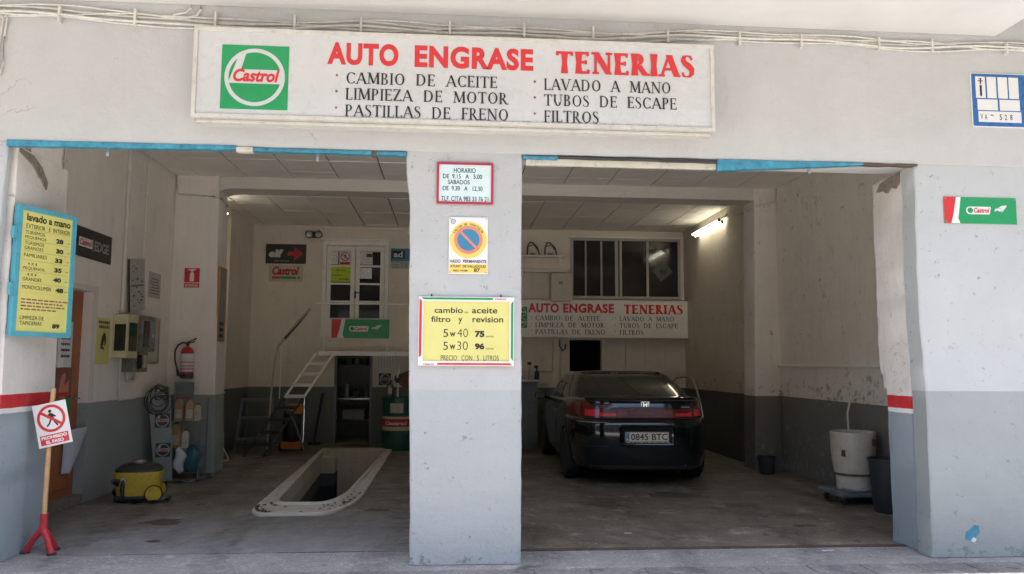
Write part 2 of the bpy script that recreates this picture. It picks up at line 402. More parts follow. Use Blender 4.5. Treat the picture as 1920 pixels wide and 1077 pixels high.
# ---- a serif alphabet drawn with thick and thin pen strokes
SER = {
 'A': (.88, [('d', .08, 0, .43, 1, 't'), ('d', .43, 1, .80, 0, 'T'), ('h', .2, .66, .34), ('s', .08, 0), ('s', .80, 0)]),
 'B': (.70, [('v', .15, 0, 1, 'T'), ('c', .33, .76, .23, .24, -90, 90), ('c', .34, .26, .28, .26, -90, 90), ('h', .04, .34, 1), ('h', .15, .34, .51), ('h', .04, .34, 0)]),
 'C': (.80, [('c', .46, .5, .40, .5, 48, 312), ('v', .735, .74, .95, 't'), ('v', .735, .08, .22, 't')]),
 'D': (.90, [('v', .15, 0, 1, 'T'), ('c', .36, .5, .44, .5, -90, 90), ('h', .04, .37, 1), ('h', .04, .37, 0)]),
 'E': (.66, [('v', .15, 0, 1, 'T'), ('h', .04, .57, 1), ('h', .15, .48, .52), ('h', .04, .6, 0), ('v', .56, .8, 1, 't'), ('v', .59, 0, .2, 't'), ('v', .47, .43, .62, 't')]),
 'F': (.60, [('v', .15, 0, 1, 'T'), ('h', .04, .56, 1), ('h', .15, .46, .5), ('v', .55, .8, 1, 't'), ('v', .45, .41, .6, 't'), ('s', .15, 0)]),
 'I': (.32, [('v', .16, 0, 1, 'T'), ('s', .16, 0), ('s', .16, 1)]),
 'L': (.62, [('v', .15, 0, 1, 'T'), ('h', .04, .57, 0), ('v', .56, 0, .22, 't'), ('s', .15, 1)]),
 'M': (1.04, [('d', .12, 0, .16, 1, 't'), ('d', .17, 1, .52, .06, 'T'), ('d', .52, .06, .86, 1, 't'), ('d', .86, 1, .90, 0, 'T'), ('s', .12, 0), ('s', .9, 0), ('s', .12, 1), ('s', .91, 1)]),
 'N': (.90, [('v', .14, 0, 1, 't'), ('d', .14, 1, .76, 0, 'T'), ('v', .76, 0, 1, 't'), ('s', .14, 0), ('s', .1, 1), ('s', .76, 1)]),
 'O': (.92, [('c', .46, .5, .40, .5, 0, 360)]),
 'P': (.66, [('v', .15, 0, 1, 'T'), ('c', .32, .73, .27, .27, -90, 90), ('h', .04, .33, 1), ('h', .15, .33, .46), ('s', .15, 0)]),
 'R': (.76, [('v', .15, 0, 1, 'T'), ('c', .32, .74, .25, .26, -90, 90), ('h', .04, .33, 1), ('h', .15, .33, .48), ('d', .32, .48, .66, 0, 'T'), ('s', .15, 0), ('s', .7, 0)]),
 'S': (.60, [('p', [(.50, .80), (.42, .95), (.28, 1.0), (.13, .92), (.10, .76), (.20, .62), (.36, .50), (.49, .36), (.49, .17), (.38, .03), (.24, 0), (.10, .06), (.06, .22)],
             [.4, .4, .35, .7, .9, 1, 1.1, 1, .8, .5, .35, .4, .4])]),
 'T': (.76, [('v', .38, 0, 1, 'T'), ('h', .04, .72, 1), ('v', .05, .8, 1, 't'), ('v', .71, .8, 1, 't'), ('s', .38, 0)]),
 'U': (.88, [('v', .17, .33, 1, 'T'), ('c', .44, .33, .27, .33, 180, 360), ('v', .71, .33, 1, 't'), ('s', .17, 1), ('s', .71, 1)]),
 'V': (.86, [('d', .08, 1, .43, 0, 'T'), ('d', .43, 0, .78, 1, 't'), ('s', .08, 1), ('s', .78, 1)]),
 'Z': (.70, [('h', .06, .63, 1), ('h', .04, .66, 0), ('d', .10, 0, .58, 1, 'T'), ('v', .07, .8, 1, 't'), ('v', .65, 0, .2, 't')]),
}
def serif_text(mb, s, x0, x1, z0, z1, y, T=.135, t=.055, gap=.06, space=.75, flare=0):
    tot = 0
    for ch in s: tot += (space if ch == ' ' else SER[ch][0]+gap)
    tot -= gap; h = z1-z0; k = (x1-x0)/tot; x = 0; e = [0]
    def q(pts):
        e[0] += 1; yy = y-.0004*(e[0] % 17)
        mb.prism([(x0+(x+a)*k, z0+b*h) for a, b in pts], yy, None)
    for ch in s:
        if ch == ' ': x += space; continue
        w, st = SER[ch]
        for g in st:
            if g[0] == 'v':
                W = (T if g[4] == 'T' else t)/2
                if flare and g[4] == 'T':
                    q([(g[1]-W*1.25, g[2]), (g[1]+W*1.25, g[2]), (g[1]+W*.85, (g[2]+g[3])/2), (g[1]+W*1.3, g[3]), (g[1]-W*1.3, g[3]), (g[1]-W*.85, (g[2]+g[3])/2)])
                else: q([(g[1]-W, g[2]), (g[1]+W, g[2]), (g[1]+W, g[3]), (g[1]-W, g[3])])
            elif g[0] == 'h':
                a = g[3]; lo, hi = (a-t, a) if a >= 1 else ((0, t) if a <= 0 else (a-t/2, a+t/2))
                q([(g[1], lo), (g[2], lo), (g[2], hi), (g[1], hi)])
            elif g[0] == 's':
                a = g[2]; lo, hi = (1-t*.8, 1) if a >= 1 else (0, t*.8); H = .155 if flare else T*.5+.075
                q([(g[1]-H, lo), (g[1]+H, lo), (g[1]+H, hi), (g[1]-H, hi)])
            elif g[0] == 'd':
                W = (T*1.12 if g[5] == 'T' else t*1.15)/2
                q([(g[1]-W, g[2]), (g[1]+W, g[2]), (g[3]+W, g[4]), (g[3]-W, g[4])])
            elif g[0] == 'c':
                cx, cy, rx, ry, a0, a1 = g[1:]; n = 22 if a1-a0 > 200 else 12
                out = []; inn = []
                for i in range(n+1):
                    a = R(a0+(a1-a0)*i/n); W = t+(T*1.08-t)*abs(math.cos(a))**1.5
                    out.append((cx+(rx)*math.cos(a), cy+ry*math.sin(a))); inn.append((cx+(rx-W)*math.cos(a), cy+(ry-min(W, t*1.2+.02))*math.sin(a)))
                if ch in 'BDPR':  # bowls: outer edge flush with the bar ends
                    pass
                e[0] += 1; yy = y-.0004*(e[0] % 17)
                A = [mb.bm.verts.new((x0+(x+a)*k, yy, z0+b*h)) for a, b in out]; B = [mb.bm.verts.new((x0+(x+a)*k, yy, z0+b*h)) for a, b in inn]
                for i in range(n): mb.face([A[i], A[i+1], B[i+1], B[i]])
            elif g[0] == 'p':
                P, Ws = g[1], g[2]; A = []; B = []
                e[0] += 1; yy = y-.0004*(e[0] % 17)
                for i, (a, b) in enumerate(P):
                    pa = P[max(0, i-1)]; pb = P[min(len(P)-1, i+1)]; d = Vector((pb[0]-pa[0], pb[1]-pa[1])).normalized()
                    W = T*Ws[i]*.5; nx, ny = -d.y*W, d.x*W
                    A.append(mb.bm.verts.new((x0+(x+a+nx)*k, yy, z0+min(1.01, max(-.01, b+ny))*h))); B.append(mb.bm.verts.new((x0+(x+a-nx)*k, yy, z0+min(1.01, max(-.01, b-ny))*h)))
                for i in range(len(P)-1): mb.face([A[i], A[i+1], B[i+1], B[i]])
        x += w+gap
    return mb

def plate(parent, name, mat, x0, x1, z0, z1, y0=0, th=.008, bev=0, label=None):
    o = MB().box(x0, x1, y0-th, y0, z0, z1, bev=bev).build(name, mat, parent)
    if label: o['label'] = label
    return o
def rect_frame(mb, x0, x1, z0, z1, w, y0, y1):
    mb.prism([(x0, z0), (x1, z0), (x1-w, z0+w), (x0+w, z0+w)], y0, y1)
    mb.prism([(x0, z1), (x0+w, z1-w), (x1-w, z1-w), (x1, z1)], y0, y1)
    mb.prism([(x0, z0), (x0+w, z0+w), (x0+w, z1-w), (x0, z1)], y0, y1)
    mb.prism([(x1, z0), (x1, z1), (x1-w, z1-w), (x1-w, z0+w)], y0, y1)
    return mb
def roundel(parent, cx, cz, s, y, square=True, word=True, green=None, white=None, red=None):
    green = green or m_green; white = white or m_panel; red = red or m_red
    h = s/2
    if square: MB().box(cx-h, cx+h, y-.002, y, cz-h, cz+h).build('logo_square', green, parent)
    g = MB(); ro = h*.90; ri = h*.78
    g.ring(cx, cz, ro, ri, y-.003)
    g.prism([(cx-.30*h, cz+.78*h), (cx-.55*h, cz+.62*h), (cx-.77*h, cz-.19*h), (cx-.70*h, cz-.22*h), (cx-.38*h, cz+.16*h)], y-.0034, None) if False else None
    # slanted limb from the ring's top to the word band, and the band itself
    g.prism([(cx-.26*h, cz+.80*h), (cx-.50*h, cz+.66*h), (cx-.79*h, cz-.20*h), (cx-.42*h, cz-.20*h), (cx-.41*h, cz+.24*h)], y-.0038, None)
    g.prism([(cx-.43*h, cz-.20*h), (cx+.80*h, cz-.20*h), (cx+.83*h, cz+.24*h), (cx-.42*h, cz+.24*h)], y-.0042, None)
    g.build('logo_ring', white, parent)
    if word:
        t = MB(); add_text(t, 'Castrol', cx-.64*h, cx+.74*h, cz-.15*h, cz+.25*h, y-.0055, bold=.035, shear=.25); t.build('lettering', red, parent)
def wavy_banner(parent, w, h, y, th=.012, red=None, green=None, white=None):
    """red sweep, white sweep, green field with a pill shaped word mark"""
    red = red or m_red; green = green or m_green; white = white or m_white
    MB().box(-w/2, w/2, y-th, y, 0, h, bev=.002).build('panel', green, parent)
    f = y-th
    MB().prism([(-w/2, h), (-w/2+.235*w, h), (-w/2+.20*w, .35*h), (-w/2+.19*w, .2*h), (-w/2+.215*w, 0), (-w/2, 0)], f-.001, None).build('white_sweep', white, parent)
    MB().prism([(-w/2, h), (-w/2+.17*w, h), (-w/2+.125*w, .35*h), (-w/2+.09*w, 0), (-w/2, 0)], f-.002, None).build('red_sweep', red, parent)
    g = MB(); px0, px1 = -.20*w, .135*w; cz = .5*h; hh = .145*h
    pts = [(px1+.01*w, cz+hh), (px0+hh, cz+hh)]+[(px0+hh+hh*math.cos(R(a)), cz+hh*math.sin(R(a))) for a in range(100, 270, 16)]+[(px0+hh, cz-hh), (px1-.01*w, cz-hh)]
    g.prism(pts, f-.0015, None).build('word_mark_ground', white, parent)
    MB().disc(px0+hh*1.15, cz, hh*.75, f-.0025, n=16).build('word_mark_dot', green, parent)
    t = MB(); add_text(t, 'Castrol', px0+hh*2.1, px1-.012*w, cz-hh*.62, cz+hh*.72, f-.003, bold=.03, shear=.25); t.build('lettering', red, parent)
    s = MB()
    s.prism([(.19*w, .46*h), (.205*w, .58*h), (.26*w, .60*h), (.30*w, .55*h), (.27*w, .46*h), (.24*w, .52*h), (.215*w, .5*h)], f-.0015, None)
    s.prism([(.25*w, .62*h), (.30*w, .70*h), (.37*w, .72*h), (.35*w, .62*h), (.31*w, .5*h), (.29*w, .42*h), (.29*w, .58*h)], f-.0022, None)
    s.build('emblem', m_paper, parent)

# ------------------------------------------------------------------ ground
g = MB(); g.box(-120, 120, -160, .45, -.4, -.02)
struct(g, 'street', m_road)
PIT = dict(x0=-1.80, x1=-1.13, y0=2.55, y1=7.2)
g = MB(); g.box(-9, 9, -1.6, .45, -.3, -.004)
struct(g, 'pavement', m_pave)
# row of paving slabs along the foot of the front
pv = bpy.data.objects['pavement']
sl = None
for j in range(3):
    for i in range(24):
        x = -4.8+i*.4+(.2 if j % 2 else 0); y = -.17-.4*j
        if sl is None: sl = MB().box(-.197, .197, -.394, 0, -.03, .006, bev=.004).build('paving_slab', m_slabp, pv); o = sl
        else: o = sl.copy(); col.objects.link(o); o.parent = pv
        o.location = (x, y, random.uniform(-.002, .002)); o.rotation_euler = (random.uniform(-.004, .004), random.uniform(-.004, .004), 0)
# garage floor with the pit opening cut out (outline follows the rounded front of the pit)
def capsule(x0, x1, y0, y1, rf, n=9):
    p = []
    for i in range(n+1):
        a = R(180+90*i/n); p.append((x0+rf+rf*math.cos(a), y0+rf*.75+rf*.75*math.sin(a)))
    for i in range(n+1):
        a = R(270+90*i/n); p.append((x1-rf+rf*math.cos(a), y0+rf*.75+rf*.75*math.sin(a)))
    p += [(x1, y1), (x0, y1)]
    return p
def pitloop(xl, kl, xr, kr, y0, y1, rl, rr, n=10):
    L_ = lambda y: xl+kl*(y-2.5); R_ = lambda y: xr+kr*(y-2.5); p = []
    for i in range(n+1):
        a = R(180+90*i/n); y = y0+rl[1]+rl[1]*math.sin(a); p.append((L_(y)+rl[0]+rl[0]*math.cos(a), y))
    for i in range(n+1):
        a = R(270+90*i/n); y = y0+rr[1]+rr[1]*math.sin(a); p.append((R_(y)-rr[0]+rr[0]*math.cos(a), y))
    return p+[(R_(y1), y1), (L_(y1), y1)]
def pitin(d): return pitloop(-1.75-d, -.06, -1.125+d, .015, 2.40-d, 7.2+d, (.12, .2), (.20, .8))
def pitout(d): return pitloop(-1.95+d, -.038, -.94-d, -.004, 1.93+d, 7.85-d, (.14, .40), (.33, 1.25))
inner = pitin(0); outer = pitout(0)
g = MB()
def loop_edges(bm, pts, z):
    v = [bm.verts.new((x, y, z)) for x, y in pts]
    return [bm.edges.new((v[i], v[(i+1) % len(v)])) for i in range(len(v))]
e = loop_edges(g.bm, [(-3.9, .45), (4.8, .45), (4.8, 8.8), (-3.9, 8.8)], 0)+loop_edges(g.bm, inner, 0)
bmesh.ops.triangle_fill(g.bm, edges=e, use_beauty=True)
floor = struct(g, 'floor', m_floor)
g = MB().box(.53, 4.8, .40, .452, -.05, .006); g.build('threshold_rail', m_rust, floor)

pit = thing('inspection_pit', 'long narrow inspection pit with rounded front and worn cream painted rim in the garage floor', 'inspection pit', (0, 0, 0))
g = MB(); n = len(inner)
def ringstrip(g, A, zA, B, zB):
    a = [g.bm.verts.new((x, y, zA)) for x, y in A]; b = [g.bm.verts.new((x, y, zB)) for x, y in B]
    for i in range(len(A)): g.face([a[i], a[(i+1) % len(A)], b[(i+1) % len(A)], b[i]])
ringstrip(g, outer, -.01, outer, .02)
o2 = pitout(.015)
ringstrip(g, outer, .02, o2, .03)
i2 = pitin(.05)
ringstrip(g, o2, .03, i2, .034)
i3 = pitin(.035)
ringstrip(g, i2, .034, i3, .055); ringstrip(g, i3, .055, inner, .055); ringstrip(g, inner, .055, inner, -.12)
g.build('rim', m_rimp, pit)
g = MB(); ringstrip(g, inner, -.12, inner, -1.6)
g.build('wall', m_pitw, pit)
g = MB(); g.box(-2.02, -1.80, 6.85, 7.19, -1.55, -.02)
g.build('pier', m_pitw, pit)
MB().box(-2.1, -1.0, 2.3, 7.3, -1.66, -1.6).build('floor', m_floor, pit)

MB().box(-2.05, -1.02, 7.186, 7.199, -1.0, -.13).build('end_wall_patch', m_rimp, pit)
g = MB(); rd = random.Random(17); A_, B_ = pitout(.03), pitin(.06)
for i in range(150):
    k = rd.randrange(len(A_)); k2 = (k+1) % len(A_); u = rd.random(); w = rd.choice((0, 0, rd.random(), 1))*.9+.05
    if k > 9 and rd.random() < .25: continue
    pa = Vector(A_[k]).lerp(Vector(A_[k2]), u); pb = Vector(B_[k]).lerp(Vector(B_[k2]), u); c_ = pa.lerp(pb, w)
    r = rd.uniform(.006, .03); a0 = rd.uniform(0, 3); nn = 7
    g.face([g.bm.verts.new((c_.x+r*rd.uniform(.35, 1)*math.cos(a0+j*6.283/nn), c_.y+1.8*r*rd.uniform(.35, 1)*math.sin(a0+j*6.283/nn), .0355+.0002*(i % 8))) for j in range(nn)])
g.build('chipped_spots', M('greasy_concrete', (.07, .058, .045), .7, .4, 20), pit)['kind'] = 'stuff'

# ------------------------------------------------------------------ building front
bld = thing('garage_front', 'white and grey plastered building front with two wide garage openings either side of a pillar', 'building', (0, 0, 0))
def wob(xa, xb, z0, z1, y0, y1, nz=22, j=.006, notch=None, seedv=1, la=None, lb=None):
    """upright plastered block whose arrises wander a little; la / lb move the left / right arris with height"""
    rd = random.Random(seedv); g = MB(); rows = []
    for i in range(nz+1):
        z = z0+(z1-z0)*i/nz
        xl = xa+(la(z) if la else 0)+rd.uniform(-j, j); xr = xb+(lb(z) if lb else 0)+rd.uniform(-j, j); dy = rd.uniform(-j, j)*.5
        c = .012
        pts = [(xl, y1), (xl, y0+c+dy), (xl+c*.5, y0+c*.4), (xl+c*1.6, y0), (xr-c*1.6, y0), (xr-c*.5, y0+c*.4), (xr, y0+c+dy), (xr, y1)]
        rows.append([g.bm.verts.new((p[0], p[1], z)) for p in pts])
    for A, B in zip(rows, rows[1:]):
        for k in range(8): g.face([A[k], A[(k+1) % 8], B[(k+1) % 8], B[k]])
    g.face(rows[0]); g.face(rows[-1])
    return g
# lintel wall above the openings
g = MB(); rd = random.Random(4); N = 90; rows = []
for i in range(N+1):
    x = -7+15.5*i/N; dz = rd.uniform(-.005, .005)
    dd = .33 if x > .1 else .12; pts = [(0, 4.44), (0, 3.075+dz), (.006, 3.066+dz), (.016, 3.062), (dd, 3.062+rd.uniform(-.004, .004)), (dd, 4.44)]
    rows.append([g.bm.verts.new((x, p[0], p[1])) for p in pts])
for A, B in zip(rows, rows[1:]):
    for k in range(6): g.face([A[k], A[(k+1) % 6], B[(k+1) % 6], B[k]])
g.face(rows[0]); g.face(rows[-1])
g.build('lintel_wall', m_fac, bld, smooth=True)
def pl(z):   # left arris of the middle pillar leans out at the top
    t = min(1, max(0, (2.95-z)/.35)); return .03*t*t*(3-2*t)+max(0, 2.6-z)*.018
wob(-.358, .528, 0, 3.068, .006, .80, 36, .002, seedv=3, la=lambda z: pl(z)+(.004*math.sin(z*3)), lb=lambda z: .003*math.sin(z*2.2)).build('pillar', m_pil, bld, smooth=True, label='middle pillar, white above and pale grey below')
wob(3.695, 8.5, 0, 3.062, .012, .20, 26, .005, seedv=5, la=lambda z: .012*math.sin(z*2.1)-.01).build('right_pier', m_pier, bld, smooth=True)
wob(-7, -3.275, 0, 3.062, .012, .075, 26, .004, seedv=6, lb=lambda z: .008*math.sin(z*2.5)).build('left_pier', m_pier, bld, smooth=True)
# door guide slots behind both piers
MB().box(3.80, 4.0, .20, .255, 0, 3.06).build('guide_slot', m_rust, bld); MB().box(-3.50, -3.34, .075, .12, 0, 3.06).build('guide_slot', m_rust, bld)
# jambs (reveal blocks) with the red and white band
def jr(z):
    b = 0 if z > 1.42 else (.0 if z < .9 else 0)
    return b
wob(3.715, 4.9, 0, 3.062, .252, .60, 26, .004, seedv=8, la=lambda z: .004*math.sin(z*2.7)).build('right_jamb', m_jamb, bld, smooth=True)
wob(3.735, 4.9, 1.26, 3.062, .60, .74, 22, .006, seedv=9, la=lambda z: (.0 if z > 1.42 else .03)).build('right_jamb_ledge', m_jamb, bld, smooth=True)
wob(-4.2, -3.25, 0, 3.062, .118, .90, 26, .004, seedv=10, lb=lambda z: .004*math.sin(z*2.3)).build('left_jamb', m_jamb, bld, smooth=True)
# slab seen from below; unseen storeys added, jutting out to shade the front
g = MB(); g.box(-8, 4.42, -2.0, -.001, 4.15, 4.38, bev=.012)
g.build('balcony_slab', m_slab, bld, label='white underside of the balcony above the sign')
g = MB(); g.box(-9, 9.5, -2.05, 3, 4.46, 12)
g.build('shading_storeys', m_fac, bld)
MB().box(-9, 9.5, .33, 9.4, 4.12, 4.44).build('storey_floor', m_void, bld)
# blue painted steel strips under the lintel
def strip(x0, x1, z0a, z0b, z1, mat, label, seedv, jit=.004):
    rd = random.Random(seedv); g = MB(); n = max(4, int((x1-x0)/.07)); rows = []
    for i in range(n+1):
        t = i/n; x = x0+(x1-x0)*t; zb = z0a+(z0b-z0a)*t+rd.uniform(-jit, jit)*.5; zt = z1+rd.uniform(-jit, jit)*.4
        rows.append([g.bm.verts.new((x, y, z)) for y, z in ((-.006, zb), (-.010, (zb+zt)/2), (-.006, zt), (.05, zt), (.05, zb))])
    for A, B in zip(rows, rows[1:]):
        for k in range(5): g.face([A[k], A[(k+1) % 5], B[(k+1) % 5], B[k]])
    g.face(rows[0]); g.face(rows[-1])
    return g.build('lintel_strip', mat, bld, smooth=True, label=label)
strip(-3.262, -1.62, 3.026, 3.040, 3.072, m_blue, 'chipped blue steel strip over the left opening, left length', 1)
strip(-1.50, -.62, 3.034, 3.030, 3.058, m_blue, 'chipped blue steel strip over the left opening, right length', 2)
strip(-.58, -.36, 3.028, 3.028, 3.054, m_blue, 'short blue end of the strip beside the pillar', 3)
strip(-1.62, -1.50, 3.026, 3.024, 3.062, m_pit, 'flaked bare patch in the blue strip', 4)
strip(-.62, -.58, 3.02, 3.02, 3.056, m_rust, 'rusty joint in the blue strip', 5)
strip(.535, .80, 3.028, 3.024, 3.05, m_blue, 'thin blue strip beside the pillar', 6)
strip(.80, 2.06, 3.036, 3.030, 3.056, m_dark, 'dark bare steel strip over the right opening', 7)
strip(2.062, 3.25, 2.972, 3.045, 3.062, m_blue, 'tapering blue wedge strip over the right opening', 8)
strip(3.25, 3.70, 3.046, 3.046, 3.062, m_rust, 'rusted end of the right lintel strip', 9, .008)
# cream board wedged under the right lintel, left of the blue wedge
MB().box(.56, 2.06, .02, .05, 2.985, 3.045).build('filler_board', m_pit, bld)
m_brk = M('broken_concrete', (.27, .24, .20), .95, .3, 20, 1., 30, dirt=.5)
MB().prism([(.14, 3.05), (.33, 3.04), (.46, 2.98), (.56, 2.88), (.55, 2.82), (.48, 2.87), (.41, 2.91), (.34, 2.96), (.24, 2.99), (.14, 3.02)], -3.26, -3.236, 'X').build('broken_plaster', m_brk, bld)
MB().prism([(.27, 3.06), (.42, 3.05), (.56, 3.03), (.62, 2.97), (.52, 2.96), (.47, 2.93), (.40, 2.97), (.34, 2.94), (.28, 2.98)], 3.700, 3.73, 'X').build('broken_plaster', m_brk, bld)
# bright blue paint spot
g = MB(); g.prism([(3.955, .135), (4.0, .12), (4.04, .15), (4.075, .19), (4.07, .235), (4.03, .24), (4.0, .21), (3.965, .19)], .0095, .02)
g.build('paint_patch', m_blue, bld, label='blue paint patch low on the right pier'); MB().prism([(4.0, .118), (4.03, .112), (4.045, .135), (4.02, .15), (4.005, .135)], .0082, None).build('bare_plaster_spot', m_white, bld)

# ------------------------------------------------------------------ interior shell
def slab_grid(axis, const, th, u0, u1, z0, z1, holes, mat, name):
    us = sorted({u0, u1, *[h[0] for h in holes], *[h[1] for h in holes]}); zs = sorted({z0, z1, *[h[2] for h in holes], *[h[3] for h in holes]})
    g = MB()
    for a, b in zip(us, us[1:]):
        for c, d in zip(zs, zs[1:]):
            if any(h[0] <= (a+b)/2 <= h[1] and h[2] <= (c+d)/2 <= h[3] for h in holes): continue
            if axis == 'Y': g.box(a, b, const, const+th, c, d)
            else: g.box(const, const+th, a, b, c, d)
    return struct(g, name, mat)
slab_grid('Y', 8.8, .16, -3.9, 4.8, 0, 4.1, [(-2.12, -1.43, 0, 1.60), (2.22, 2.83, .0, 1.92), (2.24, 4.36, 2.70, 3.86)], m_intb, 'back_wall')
slab_grid('X', -3.94, .16, .8, 5.2, 0, 4.1, [(1.55, 2.72, 0, 2.19)], m_int, 'left_wall')
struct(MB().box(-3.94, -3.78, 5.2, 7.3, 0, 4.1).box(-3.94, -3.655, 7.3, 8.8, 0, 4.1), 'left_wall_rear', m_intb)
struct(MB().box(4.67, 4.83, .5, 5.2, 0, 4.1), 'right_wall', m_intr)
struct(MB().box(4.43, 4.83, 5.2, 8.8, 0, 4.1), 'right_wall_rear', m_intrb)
struct(MB().box(-3.779, -3.26, .33, .8, 3.05, 4.1).box(.53, 4.83, .331, .36, 3.1, 4.1), 'front_inner_wall', m_int)
# pilasters and beam
o = struct(wob(-3.779, -3.205, 0, 4.03, 4.99, 5.42, 18, .003, seedv=12, lb=lambda z: (4-z)*.022), 'left_pilaster', m_int, True)
o = struct(wob(4.345, 4.671, 0, 4.03, 5.0, 5.42, 18, .004, seedv=13, la=lambda z: -(4-z)*.02), 'right_pilaster', m_intr, True)
g = MB(); hp = [(-3.205, 4.04), (-3.205, 3.80), (-3.12, 3.835), (-3.02, 3.845), (4.36, 3.835), (4.36, 4.04)]
g.prism(hp, 5.02, 5.42); struct(g, 'ceiling_beam', m_beam)
# ceiling of loose tiles
ce = struct(MB().box(-3.9, 4.8, .13, 8.8, 4.035, 4.09), 'ceiling', m_grid)
t0 = None
def tile(x0, x1, y0, y1):
    global t0
    gp = .0085
    w, l = x1-x0, y1-y0
    key = (round(w, 2), round(l, 2))
    if key not in tiles:
        tiles[key] = MB().box(-w/2+gp, w/2-gp, -l/2+gp, l/2-gp, 0, .02, bev=.003).build('ceiling_tile', m_tile, ce); o = tiles[key]
    else: o = tiles[key].copy(); col.objects.link(o); o.parent = ce
    o.location = ((x0+x1)/2, (y0+y1)/2, 4.0+random.uniform(-.002, .004)); o.rotation_euler = (random.uniform(-.003, .003), random.uniform(-.003, .003), 0)
tiles = {}
xs = [-3.77]+[round(-2.83+.6265*i-.6265, 3) for i in range(0, 13)]+[4.665]
xs = sorted(set(x for x in xs if x > -3.78))
for a, b in zip(xs, xs[1:]):
    if b-a < .1: continue
    y = .37
    for y1 in (.99, 1.6, 2.2, 2.8, 3.4, 4.0, 4.6, 5.015): tile(a, b, y, y1); y = y1
xs = [-3.77]+[round(3.9-.613*i, 3) for i in range(0, 13)]+[4.425]
xs = sorted(x for x in set(xs))
for a, b in zip(xs, xs[1:]):
    if b-a < .1: continue
    y = 5.43
    for y1 in (6.2, 6.8, 7.4, 8.0, 8.6, 8.79): tile(a, b, y, y1); y = y1

# light-gauge grid rails between the tiles, joined
# rooms behind the openings (dark store rooms)
def dark_room(x0, x1, z1, y1=10.6):
    g = MB(); t = .05
    g.box(x0-t, x0, 8.96, y1, 0, z1).box(x1, x1+t, 8.96, y1, 0, z1).box(x0-t, x1+t, y1, y1+t, 0, z1).box(x0-t, x1+t, 8.96, y1+t, z1, z1+t).box(x0-t, x1+t, 8.8, y1+t, -.06, -.002)
    return g
struct(dark_room(-2.9, -.9, 2.2), 'workshop_room', M('workshop_room_paint', (.50, .48, .45), .9, dirt=.4))
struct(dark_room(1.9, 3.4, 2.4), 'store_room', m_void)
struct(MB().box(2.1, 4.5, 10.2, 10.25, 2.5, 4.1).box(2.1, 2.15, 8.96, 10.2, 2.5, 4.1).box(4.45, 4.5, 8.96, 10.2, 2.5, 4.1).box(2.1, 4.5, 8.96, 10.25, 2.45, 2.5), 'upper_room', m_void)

# ------------------------------------------------------------------ signs on the front
def auto_sign_text(par, y, Z, A, E_, Tn, colA, colB, rows, bul, h, hz):
    t = MB(); add_text(t, 'AUTO', A[0], A[1], hz[0], hz[1], y, bold=.045, spacing=1.1); t.build('red_lettering', m_red, par); t = MB(); add_text(t, 'ENGRASE', E_[0], E_[1], hz[0], hz[1], y-.0003, bold=.045, spacing=1.1)
    t.build('red_lettering', m_red, par)
    t = MB(); serif_text(t, 'TENERIAS', Tn[0], Tn[1], hz[0]-.008, hz[1]-.008, y, T=.27, t=.12, gap=.12, flare=1); t.build('red_serif_lettering', m_red, par)
    for z, s1, x1, s2, x2 in rows:
        for s_, xa, xb in ((s1, colA, x1), (s2, colB, x2)):
            t = MB(); serif_text(t, s_, xa, xb, z-h/2, z+h/2, y, T=.15, t=.065, space=.85); t.build('black_lettering', m_black, par)
        for bx in bul: MB().disc(bx, z+.018, .0095, y, n=10).build('bullet', m_brownp, par)

s = thing('shop_sign', 'long white box sign with green logo and red AUTO ENGRASE TENERIAS above the openings', 'sign', (0, 0, 0))
MB().box(-1.87, 1.955, -.192, -.06, 3.25, 3.875).build('panel', m_panel, s)
g = MB(); rect_frame(g, -1.899, 1.983, 3.222, 3.902, .028, -.205, -.05); g.build('frame', m_frame, s)
g = MB(); g.box(-1.875, 1.96, -.165, -.052, 3.195, 3.2205, bev=.006); g.build('bottom_tray', m_frame, s)
for bx in (-1.6, 0, 1.7): box_part('bracket', m_metal, s, bx-.02, bx+.02, -.05, 0, 3.3, 3.8)
roundel(s, -1.457, 3.533, .482, -.193)
auto_sign_text(s, -.194, 0, (-.939, -.417), (-.298, .591), (.765, 1.828), -.80, .672,
    [(3.552, 'CAMBIO DE ACEITE', .322, 'LAVADO A MANO', 1.645), (3.43, 'LIMPIEZA DE MOTOR', .40, 'TUBOS DE ESCAPE', 1.69), (3.305, 'PASTILLAS DE FRENO', .408, 'FILTROS', 1.09)],
    (-.865, .603), .088, (3.650, 3.822))
# grime gathered along the lower edge of the face
g = MB(); rd = random.Random(3)
for i in range(300):
    x = rd.triangular(-1.85, 1.93, .6 if i % 2 else 1.3); z = 3.252+abs(rd.gauss(0, .006)); w = rd.uniform(.002, .012)
    g.prism([(x, z), (x+w, z+rd.uniform(-.001, .001)), (x+w*.8, z+rd.uniform(.001, .004)), (x+w*.3, z+rd.uniform(.001, .005))], -.1926-.00001*i, None)
o = g.build('grime', M('grime', (.20, .18, .15), .9), s); o['kind'] = 'stuff'

